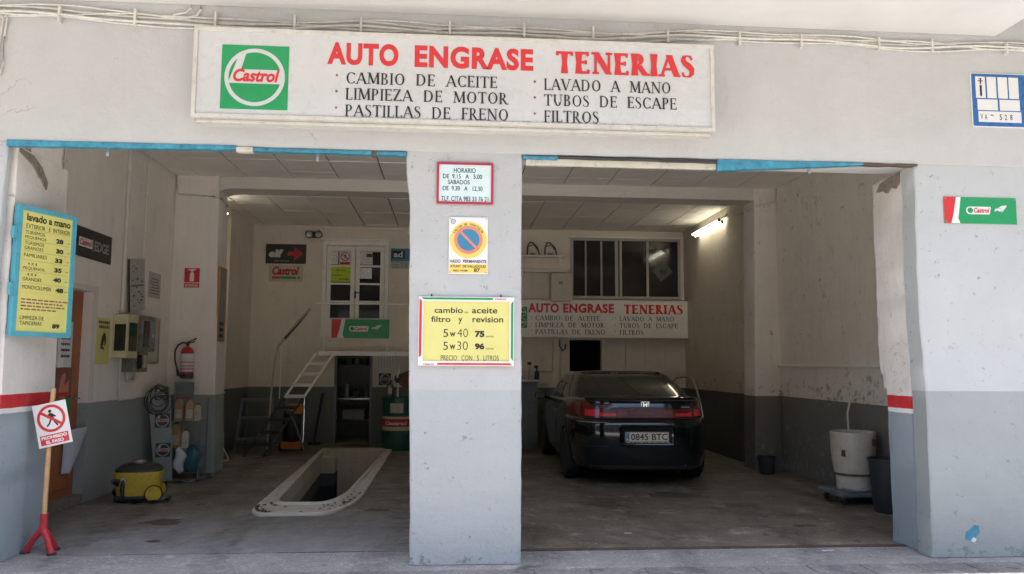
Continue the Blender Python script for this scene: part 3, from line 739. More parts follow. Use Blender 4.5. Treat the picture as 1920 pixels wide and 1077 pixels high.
# cables above the sign
cb = thing('cable_bundle', 'bundle of painted cables clipped along the wall above the long sign', 'cables', (0, 0, 0))
rd = random.Random(11)
for k, (za, zb, r) in enumerate(((4.055, 4.075, .009), (4.03, 4.06, .008), (4.005, 4.045, .010), (3.985, 4.03, .008), (4.075, 4.085, .007))):
    pts = []; ph = rd.uniform(0, 6)
    for i in range(95):
        t = i/94; x = -4.2+9.2*t
        sag = .018*math.sin(x*2.3+ph)+.012*math.sin(x*5.1+ph*2)+rd.uniform(-.002, .002)
        dip = -.02*math.exp(-((x+1.9)/.5)**2)
        pts.append((x, -.011-.011*(k % 3), za+(zb-za)*t+sag+dip-.03*(1-min(1, abs(x+.2)/2.2))))
    MB().tube(pts, r, 6).build('cable', m_cable, cb, True)
for i in range(15):
    x = -3.6+i*.58+rd.uniform(-.1, .1)
    MB().box(x-.009, x+.009, -.045, 0, 3.975+.004*x, 4.09, bev=.003).build('clip', m_cable, cb)
MB().tube([(-1.93, -.015, 4.16), (-1.92, -.02, 4.11), (-1.95, -.02, 4.06), (-2.03, -.02, 4.035), (-2.2, -.015, 4.04)], .010, 7).build('cable', m_cable, cb, True)
MB().tube([(-2.0, -.015, 4.16), (-1.99, -.02, 4.12), (-2.02, -.03, 4.08), (-2.12, -.02, 4.06)], .007, 7).build('cable', m_cable, cb, True)
c2 = thing('drop_cable', 'pair of loose painted cables hanging down the wall left of the openings', 'cables', (0, 0, 0))
MB().tube([(-3.42, -.02, 4.06), (-3.33, -.03, 4.05), (-3.31, -.02, 3.98), (-3.33, -.012, 3.85), (-3.325, -.012, 3.65), (-3.34, -.012, 3.55)], .008, 7).build('cable', m_cable, c2, True)
MB().tube([(-3.45, -.02, 4.02), (-3.36, -.03, 4.03), (-3.34, -.02, 3.97), (-3.36, -.012, 3.8), (-3.35, -.012, 3.58), (-3.39, -.02, 3.52), (-3.43, -.02, 3.56)], .007, 7).build('cable', m_cable, c2, True)

# opening hours plate
s = thing('opening_hours_sign', 'small pale blue opening hours plate with dark red frame at the top of the pillar', 'sign', (0, 0, 0), group=None)
plate(s, 'panel', m_pale, -.11, .29, 2.677, 2.968, -.0, .006)
g = MB(); rect_frame(g, -.124, .306, 2.662, 2.983, .017, -.014, 0); g.build('frame', m_wine, s)
def PX(px, a, p0, k): return a+(px-p0)*k
t = MB()
for txt, a, b, ya, yb in (('HORARIO', 851, 892, 316, 325), ('DE  9.15   A   5.00', 831, 904, 327.5, 336), ('SABADOS', 840, 881, 338.5, 346.5), ('DE  9.30   A   12.30', 831, 905, 350, 358.5), ('TLF. CITA 983 33 76 21', 828, 916, 369, 378)):
    t = MB(); add_text(t, txt, PX(a, -.126, 819, .00407), PX(b, -.126, 819, .00407), 2.982-(yb-306)*.00414, 2.982-(ya-306)*.00414, -.0075, bold=.008)
    t.build('lettering', m_black, s)
# no parking plate
s = thing('no_parking_sign', 'faded no parking plate with blue and orange disc in the middle of the pillar', 'sign', (0, 0, 0))
plate(s, 'panel', m_white, -.026, .268, 2.128, 2.562, 0, .005, bev=.001)
MB().disc(.121, 2.388, .140, -.0062).build('yellow_disc', m_ochre, s)
MB().disc(.121, 2.388, .108, -.0072).build('red_disc', m_salmon, s)
g = MB(); g.disc(.121, 2.388, .083, -.0082); g.build('blue_disc', m_fblue, s)
g = MB(); c, q = math.cos(R(-45)), math.sin(R(-45)); L, W = .086, .0095
g.prism([(.121+c*a-q*b, 2.388+q*a+c*b) for a, b in ((-L, -W), (L, -W), (L, W), (-L, W))], -.0092, None); g.build('slash', m_salmon, s)
t = MB(); txt = 'SALIDA DE VEHICULOS'
for i, ch in enumerate(txt):
    if ch == ' ': continue
    a = R(152-124*i/(len(txt)-1)); V, F = text_geo(ch, .02)
    ca, sa = math.cos(a-math.pi/2), math.sin(a-math.pi/2); k = .019; cx, cz = .121+.113*math.cos(a), 2.388+.113*math.sin(a)
    vs = [t.bm.verts.new((cx+((v[0]-.33)*ca-v[1]*sa)*k, -.0095, cz+((v[0]-.33)*sa+v[1]*ca)*k)) for v in V]
    for f in F: t.face([vs[j] for j in f])
add_text(t, 'VADO  PERMANENTE', -.018, .258, 2.212, 2.236, -.0065, bold=.02)
plate(s, 'ochre_strip', m_ochre, -.02, .262, 2.136, 2.203, -.005, .0015)
add_text(t, 'AYUNT. DE VALLADOLID', -.014, .255, 2.176, 2.196, -.0075, bold=.02)
add_text(t, 'REG. NUM.', .01, .12, 2.146, 2.160, -.0075, bold=.02); add_text(t, '87', .165, .21, 2.143, 2.172, -.0075, bold=.03)
t.ring(.005, 2.528, .018, .014, -.0062, n=20); add_text(t, 'C', -.002, .012, 2.521, 2.535, -.0062, bold=.02)
t.build('lettering', m_black, s)
for x, z in ((-.014, 2.55), (.256, 2.55), (-.014, 2.14), (.256, 2.14)): MB().disc(x, z, .004, -.0085, n=8).build('screw', m_rust, s)
# oil change price board
s = thing('oil_price_board', 'yellow oil change price board with green and red edged frame low on the pillar', 'sign', (0, 0, 0))
plate(s, 'panel', m_yell, -.215, .442, 1.468, 1.926, 0, .008)
g = MB(); rect_frame(g, -.243, .469, 1.440, 1.953, .034, -.022, 0); g.build('frame', m_white, s)
def bar(nm, m, pts): MB().prism(pts, -.0235, None).build(nm, m, s)
bar('green_edge', m_green, [(-.205, 1.932), (.31, 1.932), (.31, 1.947), (-.225, 1.947)])
bar('green_edge', m_green, [(.446, 1.50), (.463, 1.475), (.463, 1.925), (.446, 1.905)])
bar('red_edge', m_red, [(-.238, 1.50), (-.220, 1.515), (-.220, 1.92), (-.238, 1.94)])
bar('red_edge', m_red, [(-.10, 1.446), (.455, 1.446), (.44, 1.460), (-.10, 1.460)])
t = MB(); add_text(t, 'Castrol', .325, .41, 1.934, 1.947, -.0236, bold=.03, shear=.25); t.build('red_lettering', m_red, s); t = MB(); add_text(t, 'Castrol', -.205, -.125, 1.445, 1.458, -.0236, bold=.03, shear=.25); t.build('red_lettering', m_red, s)
t = MB()
for txt, a, b, ya, yb, kw in (('cambio', 814, 867, 577, 588, dict(bold=.015)), ('de', 870, 877, 584, 588, {}), ('aceite', 884, 932, 577, 588, dict(bold=.015)),
    ('filtro', 808, 844, 594, 605, dict(bold=.015)), ('y', 859, 866, 597, 609, dict(bold=.015)), ('revision', 885, 943, 594, 605, dict(bold=.015)),
    ('5', 831, 840, 618, 633, dict(bold=.0)), ('w', 843, 854, 624, 632, dict(bold=.02)), ('40', 857, 877, 617, 633, dict(bold=-.012)), ('75', 890, 908, 621, 633, dict(bold=.06)), ('euros', 911, 925, 630, 633, {}),
    ('5', 831, 840, 642, 657, dict(bold=.0)), ('w', 843, 854, 647, 656, dict(bold=.02)), ('30', 857, 877, 641, 657, dict(bold=-.012)), ('96', 890, 908, 644, 656, dict(bold=.06)), ('euros', 911, 925, 653, 656, {}),
    ('PRECIO   CON   5   LITROS', 827, 935, 667, 676.5, dict(bold=.0))):
    add_text(t, txt, PX(a, -.242, 785, .00399), PX(b, -.242, 785, .00399), 1.951-(yb-558)*.00398, 1.951-(ya-558)*.00398, -.0088, **kw)
    t.build('lettering', m_black, s); t = MB()
for x in (-.15, .37): MB().tube([(x, -.005, 1.955), (x, -.01, 1.972)], .006, 6).build('hook', m_rust, s)
# blue workshop plate
s = thing('workshop_registration_sign', 'blue and white registration plate with a caliper symbol at the upper right', 'sign', (4.18, 0, 3.383))
MB().box(0, .475, -.008, 0, 0, .452, bev=.002).build('panel', m_white, s)
MB().box(.008, .467, -.010, -.0081, .008, .444).build('blue_ground', m_sblue, s)
k = .45/250
for a, b, c, d in ((462, 508, 357, 456), (516, 560, 357, 456), (568, 613, 357, 456), (620, 666, 357, 456), (467, 563, 462, 512), (572, 668, 462, 512), (469, 672, 517, 567)):
    MB().box((a-440)*k, (b-440)*k, -.0115, -.0101, (590-d)*k*1.0, (590-c)*k).build('white_field', m_white, s)
t = MB()
for pts in ([(477, 365), (492, 365), (492, 369), (477, 369)], [(472, 375), (497, 375), (497, 379), (472, 379)], [(483, 365), (489, 365), (489, 392), (483, 392)], [(481, 397), (491, 397), (491, 445), (486, 450), (481, 445)]):
    t.prism([((x-440)*k, (590-z)*k) for x, z in pts], -.0125, None)
for ch, x in (('V', 478), ('A', 498), ('5', 568), ('2', 592), ('8', 618)): add_text(t, ch, (x-440)*k, (x+11-440)*k, (590-556)*k, (590-530)*k, -.0125, bold=.01)
t.box((524-440)*k, (540-440)*k, -.0126, -.0124, (590-537)*k, (590-533)*k); t.build('lettering', m_black, s)
for x, z in ((.012, .44), (.462, .44), (.012, .012), (.462, .012)): MB().disc(x, z, .005, -.0115, n=8).build('screw', m_metal, s)
s = thing('oil_brand_plate', 'small green metal brand plate with red left end on the right pier', 'sign', (4.215, .012, 2.592))
wavy_banner(s, .61, .213, 0, .008)
for x, z in ((-.29, .015), (-.29, .2), (.29, .015), (.29, .2)): MB().disc(x, z, .006, -.0105, n=8).build('screw', m_metal, s)

# small hooks / latches under the lintel
for x, y, lb in ((-2.553, .02, 'small steel latch hanging under the blue strip at far left'), (-1.024, .02, 'small padlock hanging under the blue strip of the left opening'), (2.812, .02, 'small padlock hanging under the blue wedge strip at right')):
    s = thing('hanging_padlock', lb, 'padlock', (x, y, 2.97), group='padlocks hanging under the lintel strips')
    MB().box(-.011, .011, -.008, .008, 0, .035, bev=.003).build('lock_body', m_metal, s)
    MB().tube([(-.007, 0, .033), (-.007, 0, .055), (0, 0, .064), (.007, 0, .055), (.007, 0, .033)], .0025, 6).build('shackle', m_metal, s, True)

# ------------------------------------------------------------------ hand wash price board on the left jamb
s = thing('hand_wash_price_board', 'tall yellow hand wash price board in a bright blue frame hinged on the left jamb', 'sign', (-3.215, .10, 1.64), math.atan2(.5, .19))
W, H = .53, .975
MB().box(.03, W-.03, -.010, 0, .03, H-.03).build('panel', m_yell2, s)
g = MB(); rect_frame(g, 0, W, 0, H, .036, -.022, .012); g.build('frame', m_cyan, s)
MB().box(.036, W-.036, -.0115, -.0101, H*.333, H*.337).build('seam', m_ochre, s)
MB().box(.0, W, .0125, .02, .01, H-.01).build('backing', m_cyan, s)
for z in (.30, .72): MB().box(-.03, .0, -.018, .01, z, z+.09, bev=.003).build('hinge', m_cyan, s)
t = MB()
for txt, ua, ub, va, vb, kw in (('lavado a mano', .15, .90, .055, .112, dict(bold=.03)), ('EXTERIOR   E  INTERIOR', .15, .90, .135, .168, {}),
    ('TURISMOS', .14, .46, .187, .214, {}), ('PEQUENOS', .14, .49, .226, .253, {}), ('28', .66, .79, .212, .250, dict(bold=.05)),
    ('TURISMOS', .14, .46, .270, .296, {}), ('GRANDES', .14, .45, .308, .334, {}), ('30', .67, .80, .292, .330, dict(bold=.05)),
    ('FAMILIARES', .14, .52, .362, .390, {}), ('33', .66, .79, .368, .405, dict(bold=.05)),
    ('4 X 4', .21, .36, .430, .453, {}), ('PEQUENOS', .14, .49, .465, .492, {}), ('35', .66, .79, .446, .483, dict(bold=.05)),
    ('4 X 4', .21, .36, .512, .535, {}), ('GRANDES', .14, .45, .547, .574, {}), ('40', .65, .79, .524, .561, dict(bold=.05)),
    ('MONOVOLUMEN', .14, .62, .607, .637, {}), ('48', .70, .84, .606, .643, dict(bold=.05)),
    ('LIMPIEZA DE', .14, .53, .842, .870, {}), ('TAPICERIAS', .14, .50, .884, .912, {}), ('89', .68, .81, .893, .930, dict(bold=.05))):
    add_text(t, txt, ua*W, ub*W, H*(1-vb), H*(1-va), -.0118, **kw)
    t.build('lettering', m_black, s); t = MB()
g = MB(); rd = random.Random(5)
for i, v in enumerate((.715, .740, .765, .790)):
    x = .14
    while x < (.86 if i < 3 else .66):
        w = rd.uniform(.03, .09); g.box(x*W, (x+w)*W, -.0116, -.0112, H*(1-v-.006), H*(1-v+.004)); x += w+.018
for v in (.176, .262, .345, .415, .50, .59): g.box(.13*W, .90*W, -.0116, -.0112, H*(1-v)-.0006, H*(1-v)+.0006)
for v in (.236, .316, .39, .47, .55, .632): g.box(.86*W, .91*W, -.0116, -.0112, H*(1-v)-.003, H*(1-v)+.001)
g.build('small_print', m_brownp, s)['kind'] = 'stuff'

# ------------------------------------------------------------------ no entry stand
s = thing('no_entry_stand', 'red footed wooden pole stand carrying a tilted white no entry sign by the left jamb', 'sign stand', (-3.08, .5, 0))
MB().tube([(0, 0, .20), (.004, 0, .75), (.016, -.01, 1.25)], .0185, 10).build('pole', m_lwood, s, True)
MB().tube([(.0, 0, .16), (.003, 0, .30)], .028, 10).build('collar', m_redp, s, True)
for p in ((-.135, .03, .0), (.085, -.03, .0), (.03, .14, 0)):
    MB().tube([(0, 0, .19), (p[0]*.5, p[1]*.5, .115), (p[0], p[1], .01)], .023, 9, taper=[1.1, 1, 1.05]).build('leg', m_redp, s, True)
    MB().lathe([(.035, 0), (.035, .008), (.026, .014)], (p[0]*1.04, p[1]*1.04, 0), 14).build('foot', m_dark, s)
for z in (.81, 1.17): MB().tube([(.004, 0, z), (.006, 0, z+.05)], .0235, 10).build('tape_band', m_dark, s, True)
sg = MB().box(-.125, .125, -.004, 0, -.165, .165, bev=.002).build('sign_plate', m_white, s)
sg.location = (.036, -.032, .978); sg.rotation_euler = (0, R(-13), 0)
def no_entry(par, cx, cz, r, y, mr):
    g = MB(); g.ring(cx, cz, r, r*.80, y-.0012)
    c, q = math.cos(R(-38)), math.sin(R(-38)); g.prism([(cx+c*a-q*b, cz+q*a+c*b) for a, b in ((-r*.86, -r*.10), (r*.86, -r*.10), (r*.86, r*.10), (-r*.86, r*.10))], y-.0018, None)
    g.build('prohibition_ring', mr, par)
    g = MB(); k = r
    g.disc(cx-.02*k, cz+.52*k, .12*k, y-.001, n=12)
    for pts in ([(-.12, .40), (.14, .36), (.20, -.02), (-.08, -.02)], [(-.12, .38), (-.30, .10), (-.22, .02), (-.04, .22)], [(.12, .34), (.36, .12), (.30, .04), (.10, .16)],
                [(-.08, 0), (.06, 0), (-.14, -.40), (-.34, -.58), (-.42, -.50), (-.24, -.34)], [(.04, 0), (.20, 0), (.28, -.30), (.44, -.56), (.34, -.62), (.16, -.34)]):
        g.prism([(cx+a*k, cz+b*k) for a, b in pts], y-.0008, None)
    g.build('walking_figure', m_black, par)
no_entry(sg, 0, .045, .105, -.004, m_red)
MB().box(-.105, .105, -.0052, -.0041, -.150, -.075).build('red_field', m_red, sg)
t = MB(); add_text(t, 'PROHIBIDO', -.095, .095, -.108, -.083, -.0058, bold=.05); add_text(t, 'EL PASO', -.065, .065, -.143, -.117, -.0058, bold=.05); t.build('lettering', m_white, sg)

# ------------------------------------------------------------------ left wall
s = thing('brown_door', 'brown panelled wooden door standing in the left wall behind the no entry stand', 'door', (-3.925, 1.55, 0))
MB().box(0, .045, 0, 1.165, .10, 2.185).build('door_leaf', m_wood, s)
for z0, z1 in ((.18, .62), (.74, 1.28), (1.40, 2.06)): MB().box(.045, .058, .14, 1.02, z0, z1, bev=.006).build('door_panel', m_wood, s)
MB().tube([(.06, 1.09, 1.08), (.10, 1.09, 1.08), (.10, .99, 1.08)], .009, 8).build('handle', m_metal, s, True)
MB().box(.146, .156, 1.172, 1.262, 1.05, 2.25).box(.146, .156, -.05, 1.1715, 2.192, 2.25).build('door_casing', m_beam, s)
s = thing('door_step', 'low concrete step under the brown door', 'step', (-3.86, 1.55, 0))
MB().box(-.09, .0795, 0, 1.17, 0, .10, bev=.008).build('step', m_floor, s)
def wallsheet(name, label, cat, y0, y1, z0, z1, mat, x=-3.778, th=.004, tilt=0):
    s = thing(name, label, cat, (x, y0, z0), math.pi/2)   # local x runs along +Y, faces +X
    MB().box(0, y1-y0, -th, 0, 0, z1-z0).build('sheet', mat, s)
    return s
def lines(par, x0, x1, z0, z1, n, y, mat, seedv=1, hh=.4, name='print'):
    rd = random.Random(seedv); g = MB(); st = (z1-z0)/n
    for i in range(n):
        x = x0+rd.uniform(0, .1)*(x1-x0)
        while x < x1-.02*(x1-x0):
            w = rd.uniform(.06, .22)*(x1-x0); xe = min(x1, x+w); g.box(x, xe, y-.0004, y, z1-st*(i+1), z1-st*(i+1)+st*hh); x = xe+.04*(x1-x0)
    o = g.build(name, mat, par); o['kind'] = 'stuff'
s = thing('door_notice', 'white printed notice taped to the brown door under the price board', 'notice', (-3.866, 2.19, 1.40), math.pi/2)
MB().box(0, .30, -.003, 0, 0, .46).build('sheet', m_paper, s); lines(s, .05, .26, .10, .34, 4, -.0035, m_black, 2)
s = thing('door_poster', 'brown and green picture poster on the brown door below the notice', 'poster', (-3.866, 2.19, .92), math.pi/2)
MB().box(0, .33, -.003, 0, 0, .46).build('sheet', m_brownp, s)
MB().box(.0, .33, -.0045, -.0032, 0, .17).build('green_field', m_green, s)
g = MB(); g.prism([(.05, .2), (.12, .4), (.2, .43), (.18, .3), (.27, .35), (.28, .22), (.15, .15)], -.005, None); g.build('picture', m_salmon, s)
MB().box(.04, .28, -.0052, -.0046, .19, .23).build('red_strip', m_red, s)
# curling sheet of paper hanging off the door
g = MB(); rows = []
for i in range(13):
    v = i/12; row = []
    for j in range(9):
        u = j/8; a = u*2.4
        w = .36*(1-.75*max(0, 1-v*1.15))
        row.append(g.bm.verts.new((.02+.11*math.sin(a)*(.5+.5*v), -.02+w*u*.95+.02*math.sin(3*v), .17+.42*v-.05*u*(1-v)+.03*math.sin(a))))
    rows.append(row)
for A, B in zip(rows, rows[1:]):
    for j in range(8): g.face([A[j], A[j+1], B[j+1], B[j]])
o = g.build('curled_paper', M('bluish_paper', (.50, .50, .56), .7, .05), None, True); o.location = (-3.87, 2.40, .05+.12)
tag(o, 'large white sheet of paper curling down off the brown door behind the stand', 'paper')
mod = o.modifiers.new('s', 'SOLIDIFY'); mod.thickness = .0015
# brand board EDGE
s = thing('dark_brand_board', 'black board reading Castrol EDGE on the left wall behind the hanging price board', 'sign', (-3.778, 1.93, 2.525), math.pi/2)
MB().box(0, 1.13, -.012, 0, 0, .305).build('panel', m_black, s)
MB().box(.36, .66, -.0135, -.0121, .105, .20).build('word_mark_ground', m_paper, s)
t = MB(); add_text(t, 'Castrol', .375, .645, .12, .185, -.0145, bold=.03, shear=.25); t.build('red_lettering', m_red, s)
t = MB(); add_text(t, 'EDGE', .71, 1.06, .095, .205, -.0135, bold=.04); t.box(.677, .687, -.0136, -.0122, .08, .22); t.build('lettering', m_metal, s)
# yellow warning poster
s = wallsheet('yellow_warning_poster', 'narrow yellow warning poster with a black hand symbol right of the brown door', 'poster', 2.83, 3.16, 1.43, 1.935, m_yell)
lines(s, .03, .30, .39, .49, 2, -.0045, m_black, 4, .6)
g = MB(); g.prism([(.10, .20), (.13, .30), (.17, .35), (.22, .33), (.24, .24), (.20, .19), (.19, .27), (.16, .20)], -.005, None); g.prism([(.09, .17), (.20, .16), (.18, .19), (.12, .20)], -.005, None); g.build('hand_symbol', m_black, s)
# conduits
def conduit(label, pts, r=.014, clips=()):
    s = thing('wall_conduit', label, 'conduit', (0, 0, 0))
    MB().tube(pts, r, 8).build('pipe', m_pipe, s, True)
    for c in clips: MB().box(c[0]-.02, c[0]+.022, c[1]-.022, c[1]+.022, c[2]-.012, c[2]+.012, bev=.003).build('clip', m_pipe, s)
conduit('thin vertical conduit ending behind the blue framed price board', [(-3.765, 1.91, 4.0), (-3.765, 1.91, 2.4)], .012, [(-3.775, 1.91, 3.4)])
conduit('thick vertical conduit running down to the cream meter box', [(-3.755, 3.40, 4.0), (-3.755, 3.40, 2.02)], .024, [(-3.775, 3.4, 3.0), (-3.775, 3.4, 3.6)])
conduit('thin vertical conduit right of the thick one, behind the calendar', [(-3.765, 3.98, 4.0), (-3.765, 3.98, 2.6)], .012, [(-3.775, 3.98, 3.5)])
conduit('short white conduit from the meter box down to the grey paint', [(-3.76, 3.44, 1.52), (-3.76, 3.44, 1.08), (-3.76, 3.47, 1.03), (-3.76, 3.9, 1.03)], .014)
conduit('white conduit and box behind the lower edge of the blue framed board', [(-3.76, 2.0, 2.5), (-3.76, 2.0, 1.50)], .02, [(-3.76, 2.0, 1.47)])
s = thing('junction_box', 'small white junction box on the wall beside the brown door notice', 'electrical box', (-3.78, 1.95, 1.40)); MB().box(0, .05, 0, .1, 0, .09, bev=.004).build('case', m_white, s); 
# meters
s = thing('cream_meter_box', 'cream electric meter cabinet with a dark window on the left wall', 'electric meter', (-3.78, 3.22, 1.50))
MB().box(0, .17, 0, .30, 0, .49, bev=.008).build('case', m_cream, s)
MB().box(.03, .15, -.004, 0, .08, .38).build('window', m_glass, s); MB().box(.171, .177, .04, .26, .08, .40).build('window', m_glass, s)
s = thing('grey_meter_box', 'smoked grey plastic meter case beside the cream meter box', 'electric meter', (-3.78, 3.56, 1.58))
MB().box(0, .20, 0, .42, 0, .42, bev=.008).build('case', m_cabgr, s)
MB().box(.201, .206, .05, .20, .06, .36).build('window', m_glass, s); MB().box(.201, .206, .24, .38, .12, .36).build('window', m_gstand, s)
MB().tube([(.21, .30, .18), (.225, .30, .20)], .018, 10).build('knob', m_metal, s)
s = thing('small_meter_box', 'clear dark fuse case under the grey meter case', 'fuse box', (-3.78, 3.52, 1.34))
MB().box(0, .15, 0, .38, 0, .235, bev=.006).build('case', m_cabgr, s); MB().box(.151, .155, .06, .20, .04, .2).build('window', m_glass, s); MB().box(.151, .156, .24, .34, .05, .2).build('window', m_beige, s)
MB().tube([(.03, .1, .0), (.03, .1, -.07), (.03, .14, -.10), (.03, .30, -.10), (.03, .34, -.06), (.03, .34, 0)], .014, 8).build('elbow_pipe', m_pipe, s, True)
s = wallsheet('framed_notice', 'empty looking framed notice right of the grey meter case', 'notice', 4.05, 4.62, 1.44, 2.02, m_beige, th=.006)
g = MB(); rect_frame(g, 0, .57, 0, .58, .025, -.02, 0); g.build('frame', m_metal, s)
s = thing('leaning_calendar', 'white calendar board leaning askew on top of the meter boxes', 'calendar', (-3.74, 3.56, 2.03), math.pi/2)
mt = Matrix.Rotation(R(-8), 4, 'Y')
MB().box(0, .44, -.012, 0, 0, .62, mtx=mt).build('board', m_paper2, s)
g = MB(); rd = random.Random(8)
for i in range(16):
    x = rd.uniform(.04, .34); z = rd.uniform(.05, .55); g.box(x, x+rd.uniform(.02, .07), -.0128, -.0122, z, z+.02, mtx=mt)
g.box(.03, .40, -.0127, -.0121, .30, .315, mtx=mt)
g.build('print', m_black, s)['kind'] = 'stuff'
MB().box(-.014, -.001, -.012, 0, 0, .62, mtx=mt).build('dark_edge', m_black, s)
s = wallsheet('pinned_sheet', 'small pinned paper sheet right of the leaning calendar', 'notice', 4.20, 4.60, 2.27, 2.59, m_paper2)
lines(s, .05, .35, .05, .27, 6, -.0045, m_rust, 5, .3)
# fire extinguisher sign and extinguisher on the pilaster
s = thing('fire_extinguisher_sign', 'red fire extinguisher pictogram sign on the left pilaster', 'sign', (-3.505, 4.988, 2.448))
MB().box(-.115, .115, -.004, 0, 0, .295).build('panel', m_white, s); MB().box(-.10, .10, -.0055, -.0041, .085, .28).build('red_field', m_red, s); MB().box(-.10, .10, -.0055, -.0041, .015, .075).build('red_strip', m_red, s)
g = MB(); g.prism([(-.028, .10), (.028, .10), (.028, .205), (.012, .225), (-.012, .225), (-.028, .205)], -.0062, None); g.prism([(-.012, .228), (.012, .228), (.012, .24), (.05, .262), (.045, .27), (-.06, .262), (-.06, .254), (-.012, .244)], -.0065, None)
add_text(g, 'EXTINTOR', -.085, .085, .028, .058, -.0062, bold=.03); g.build('pictogram', m_white, s)
s = thing('fire_extinguisher', 'red fire extinguisher with a black hose hanging on the left pilaster', 'fire extinguisher', (-3.485, 4.88, 1.245))
MB().lathe([(.03, 0), (.078, .006), (.084, .03), (.084, .33), (.076, .375), (.045, .41), (.02, .42), (.02, .44)], n=24).build('cylinder', m_redp, s, True)
MB().lathe([(.0845, .09), (.0855, .092), (.0855, .325), (.0845, .327)], n=24, capb=False, capt=False).build('paper_label', m_paper, s, True)
for z in (.12, .16, .21): MB().lathe([(.0862, z), (.0862, z+.012)], n=24, capb=False, capt=False).build('label_stripe', m_redp, s)
MB().lathe([(.06, -.002), (.0845, .004), (.0868, .03), (.0868, .065)], n=24, capt=False).build('base_ring', m_dark, s, True)
MB().box(-.02, .02, -.02, .02, .44, .485, bev=.004).tube([(0, 0, .48), (.06, -.02, .50), (.12, -.03, .53)], .009, 7).build('valve', m_dark, s, True)
MB().tube([(0, 0, .47), (.06, -.02, .475), (.10, -.03, .49)], .008, 7).build('handle', m_dark, s, True)
MB().tube([(0, 0, .46), (-.06, -.01, .475), (-.12, -.02, .44), (-.155, -.02, .36), (-.15, -.02, .24), (-.12, -.02, .13), (-.10, -.02, .09)], .012, 8).build('hose', m_dark, s, True)
MB().tube([(-.12, -.02, .12), (-.095, -.02, .03)], .02, 10, taper=[.7, 1.1]).build('nozzle', m_dark, s, True)
# thermometer like framed strip on the pilaster side
s = thing('framed_tool_board', 'tall narrow orange wood framed board on the side of the left pilaster', 'board', (-3.163, 5.02, 1.74), math.pi/2)
MB().box(.02, .30, -.012, 0, .02, 1.0).build('panel', m_gstand, s); g = MB(); rect_frame(g, 0, .32, 0, 1.02, .024, -.022, 0); g.build('frame', m_orwood, s)
for z in (.06, .14, .22): MB().box(.10, .22, -.03, -.012, z, z+.05, bev=.004).build('gadget', m_dark, s)
# conduit across the pilaster to the left lamp
conduit('pair of thin conduits crossing the top of the left pilaster towards the lamp', [(-3.755, 4.975, 4.0), (-3.755, 4.975, 3.79), (-3.73, 4.975, 3.74), (-3.40, 4.975, 3.725), (-3.25, 4.97, 3.715), (-3.17, 5.02, 3.69), (-3.17, 5.35, 3.66), (-3.4, 5.6, 3.72), (-3.55, 6.0, 3.80)], .012)
conduit('conduit bending down the top corner of the right pilaster', [(4.655, 4.985, 4.0), (4.655, 4.985, 3.86), (4.62, 4.985, 3.80), (4.45, 4.985, 3.765), (4.36, 5.0, 3.74), (4.325, 5.2, 3.72), (4.40, 5.6, 3.76), (4.41, 6.3, 3.83)], .013)

# fluorescent lamps
def fluo(label, x, y0, y1, z, side):
    s = thing('fluorescent_lamp', label, 'lamp', (x, y0, z))
    L = y1-y0
    MB().prism([(0, .05), (side*.10, .02), (side*.12, -.02), (side*.06, .06), (0, .10)], 0, L).build('housing', m_wpaint, s)
    for a, b in ((.075, -.035), (.125, -.005)):
        MB().tube([(side*a, .06, b), (side*a, L-.06, b)], .016, 10).build('tube', m_tube, s, True)
        for yy in (.03, L-.06): MB().box(side*a-.018, side*a+.018, yy, yy+.03, b-.02, b+.03).build('holder', m_dark, s)
fluo('lit twin tube lamp high on the right rear wall above the car', 4.428, 6.35, 7.85, 3.80, -1)
fluo('lit lamp mostly hidden behind the left pilaster', -3.64, 5.75, 6.60, 3.78, 1)
MBs = thing('lamp_bracket', 'wall bracket holding the lamp behind the left pilaster', 'bracket', (-3.78, 6.0, 3.78)); MB().box(0, .14, 0, .3, .03, .09).build('arm', m_wpaint, MBs)

# ------------------------------------------------------------------ rear left: landing, stair, door
s = thing('steel_landing', 'white edged raised landing along the back wall below the double door', 'landing', (0, 0, 0))
MB().box(-2.28, .30, 8.0, 8.79, 1.60, 1.645).build('deck', m_wpaint, s)
MB().box(-2.28, .30, 7.965, 7.998, 1.59, 1.665, bev=.004).build('edge_beam', m_wpaint, s)
for x in (-.15, .25): MB().tube([(x, 8.03, 0), (x, 8.03, 1.60)], .03, 8).build('post', m_wpaint, s, True)
s = thing('landing_railing', 'thin white tube railing of the landing with a sloping handrail beside the ladder stair', 'railing', (0, 0, 0))
MB().tube([(-2.37, 8.02, 2.49), (-1.2, 8.02, 2.50), (.28, 8.02, 2.49)], .016, 8).build('top_rail', m_wpaint, s, True)
for x in (-2.20, -1.12, .26): MB().tube([(x, 8.02, 1.66), (x, 8.02, 2.49)], .009 if x > -2 else .013, 7).build('post', m_wpaint, s, True)
MB().tube([(-2.45, 8.0, 2.40), (-2.62, 7.78, 2.15), (-2.86, 7.46, 1.74)], .022, 8).build('handrail', m_rail, s, True)
MB().tube([(-2.49, 7.96, 2.34), (-2.62, 7.77, 2.11), (-2.78, 7.55, 1.86)], .024, 8).build('worn_grip', m_rust, s, True)
MB().tube([(-2.86, 7.46, 1.74), (-2.89, 7.40, 1.5), (-2.91, 7.3, 1.0), (-2.93, 7.2, 0)], .017, 8).build('newel_post', m_rail, s, True)
MB().tube([(-2.84, 7.6, 1.76), (-2.84, 7.6, .86)], .009, 7).build('post', m_wpaint, s, True)
s = thing('ladder_stair', 'steep white ladder stair with open treads leading up to the landing', 'stair', (0, 0, 0))
A0, A1 = Vector((-2.33, 8.0, 1.63)), Vector((-2.02, 7.98, 1.63)); B0, B1 = Vector((-3.18, 6.75, .02)), Vector((-2.87, 6.73, .02))
def stairpt(a, b, t): return a+(b-a)*t
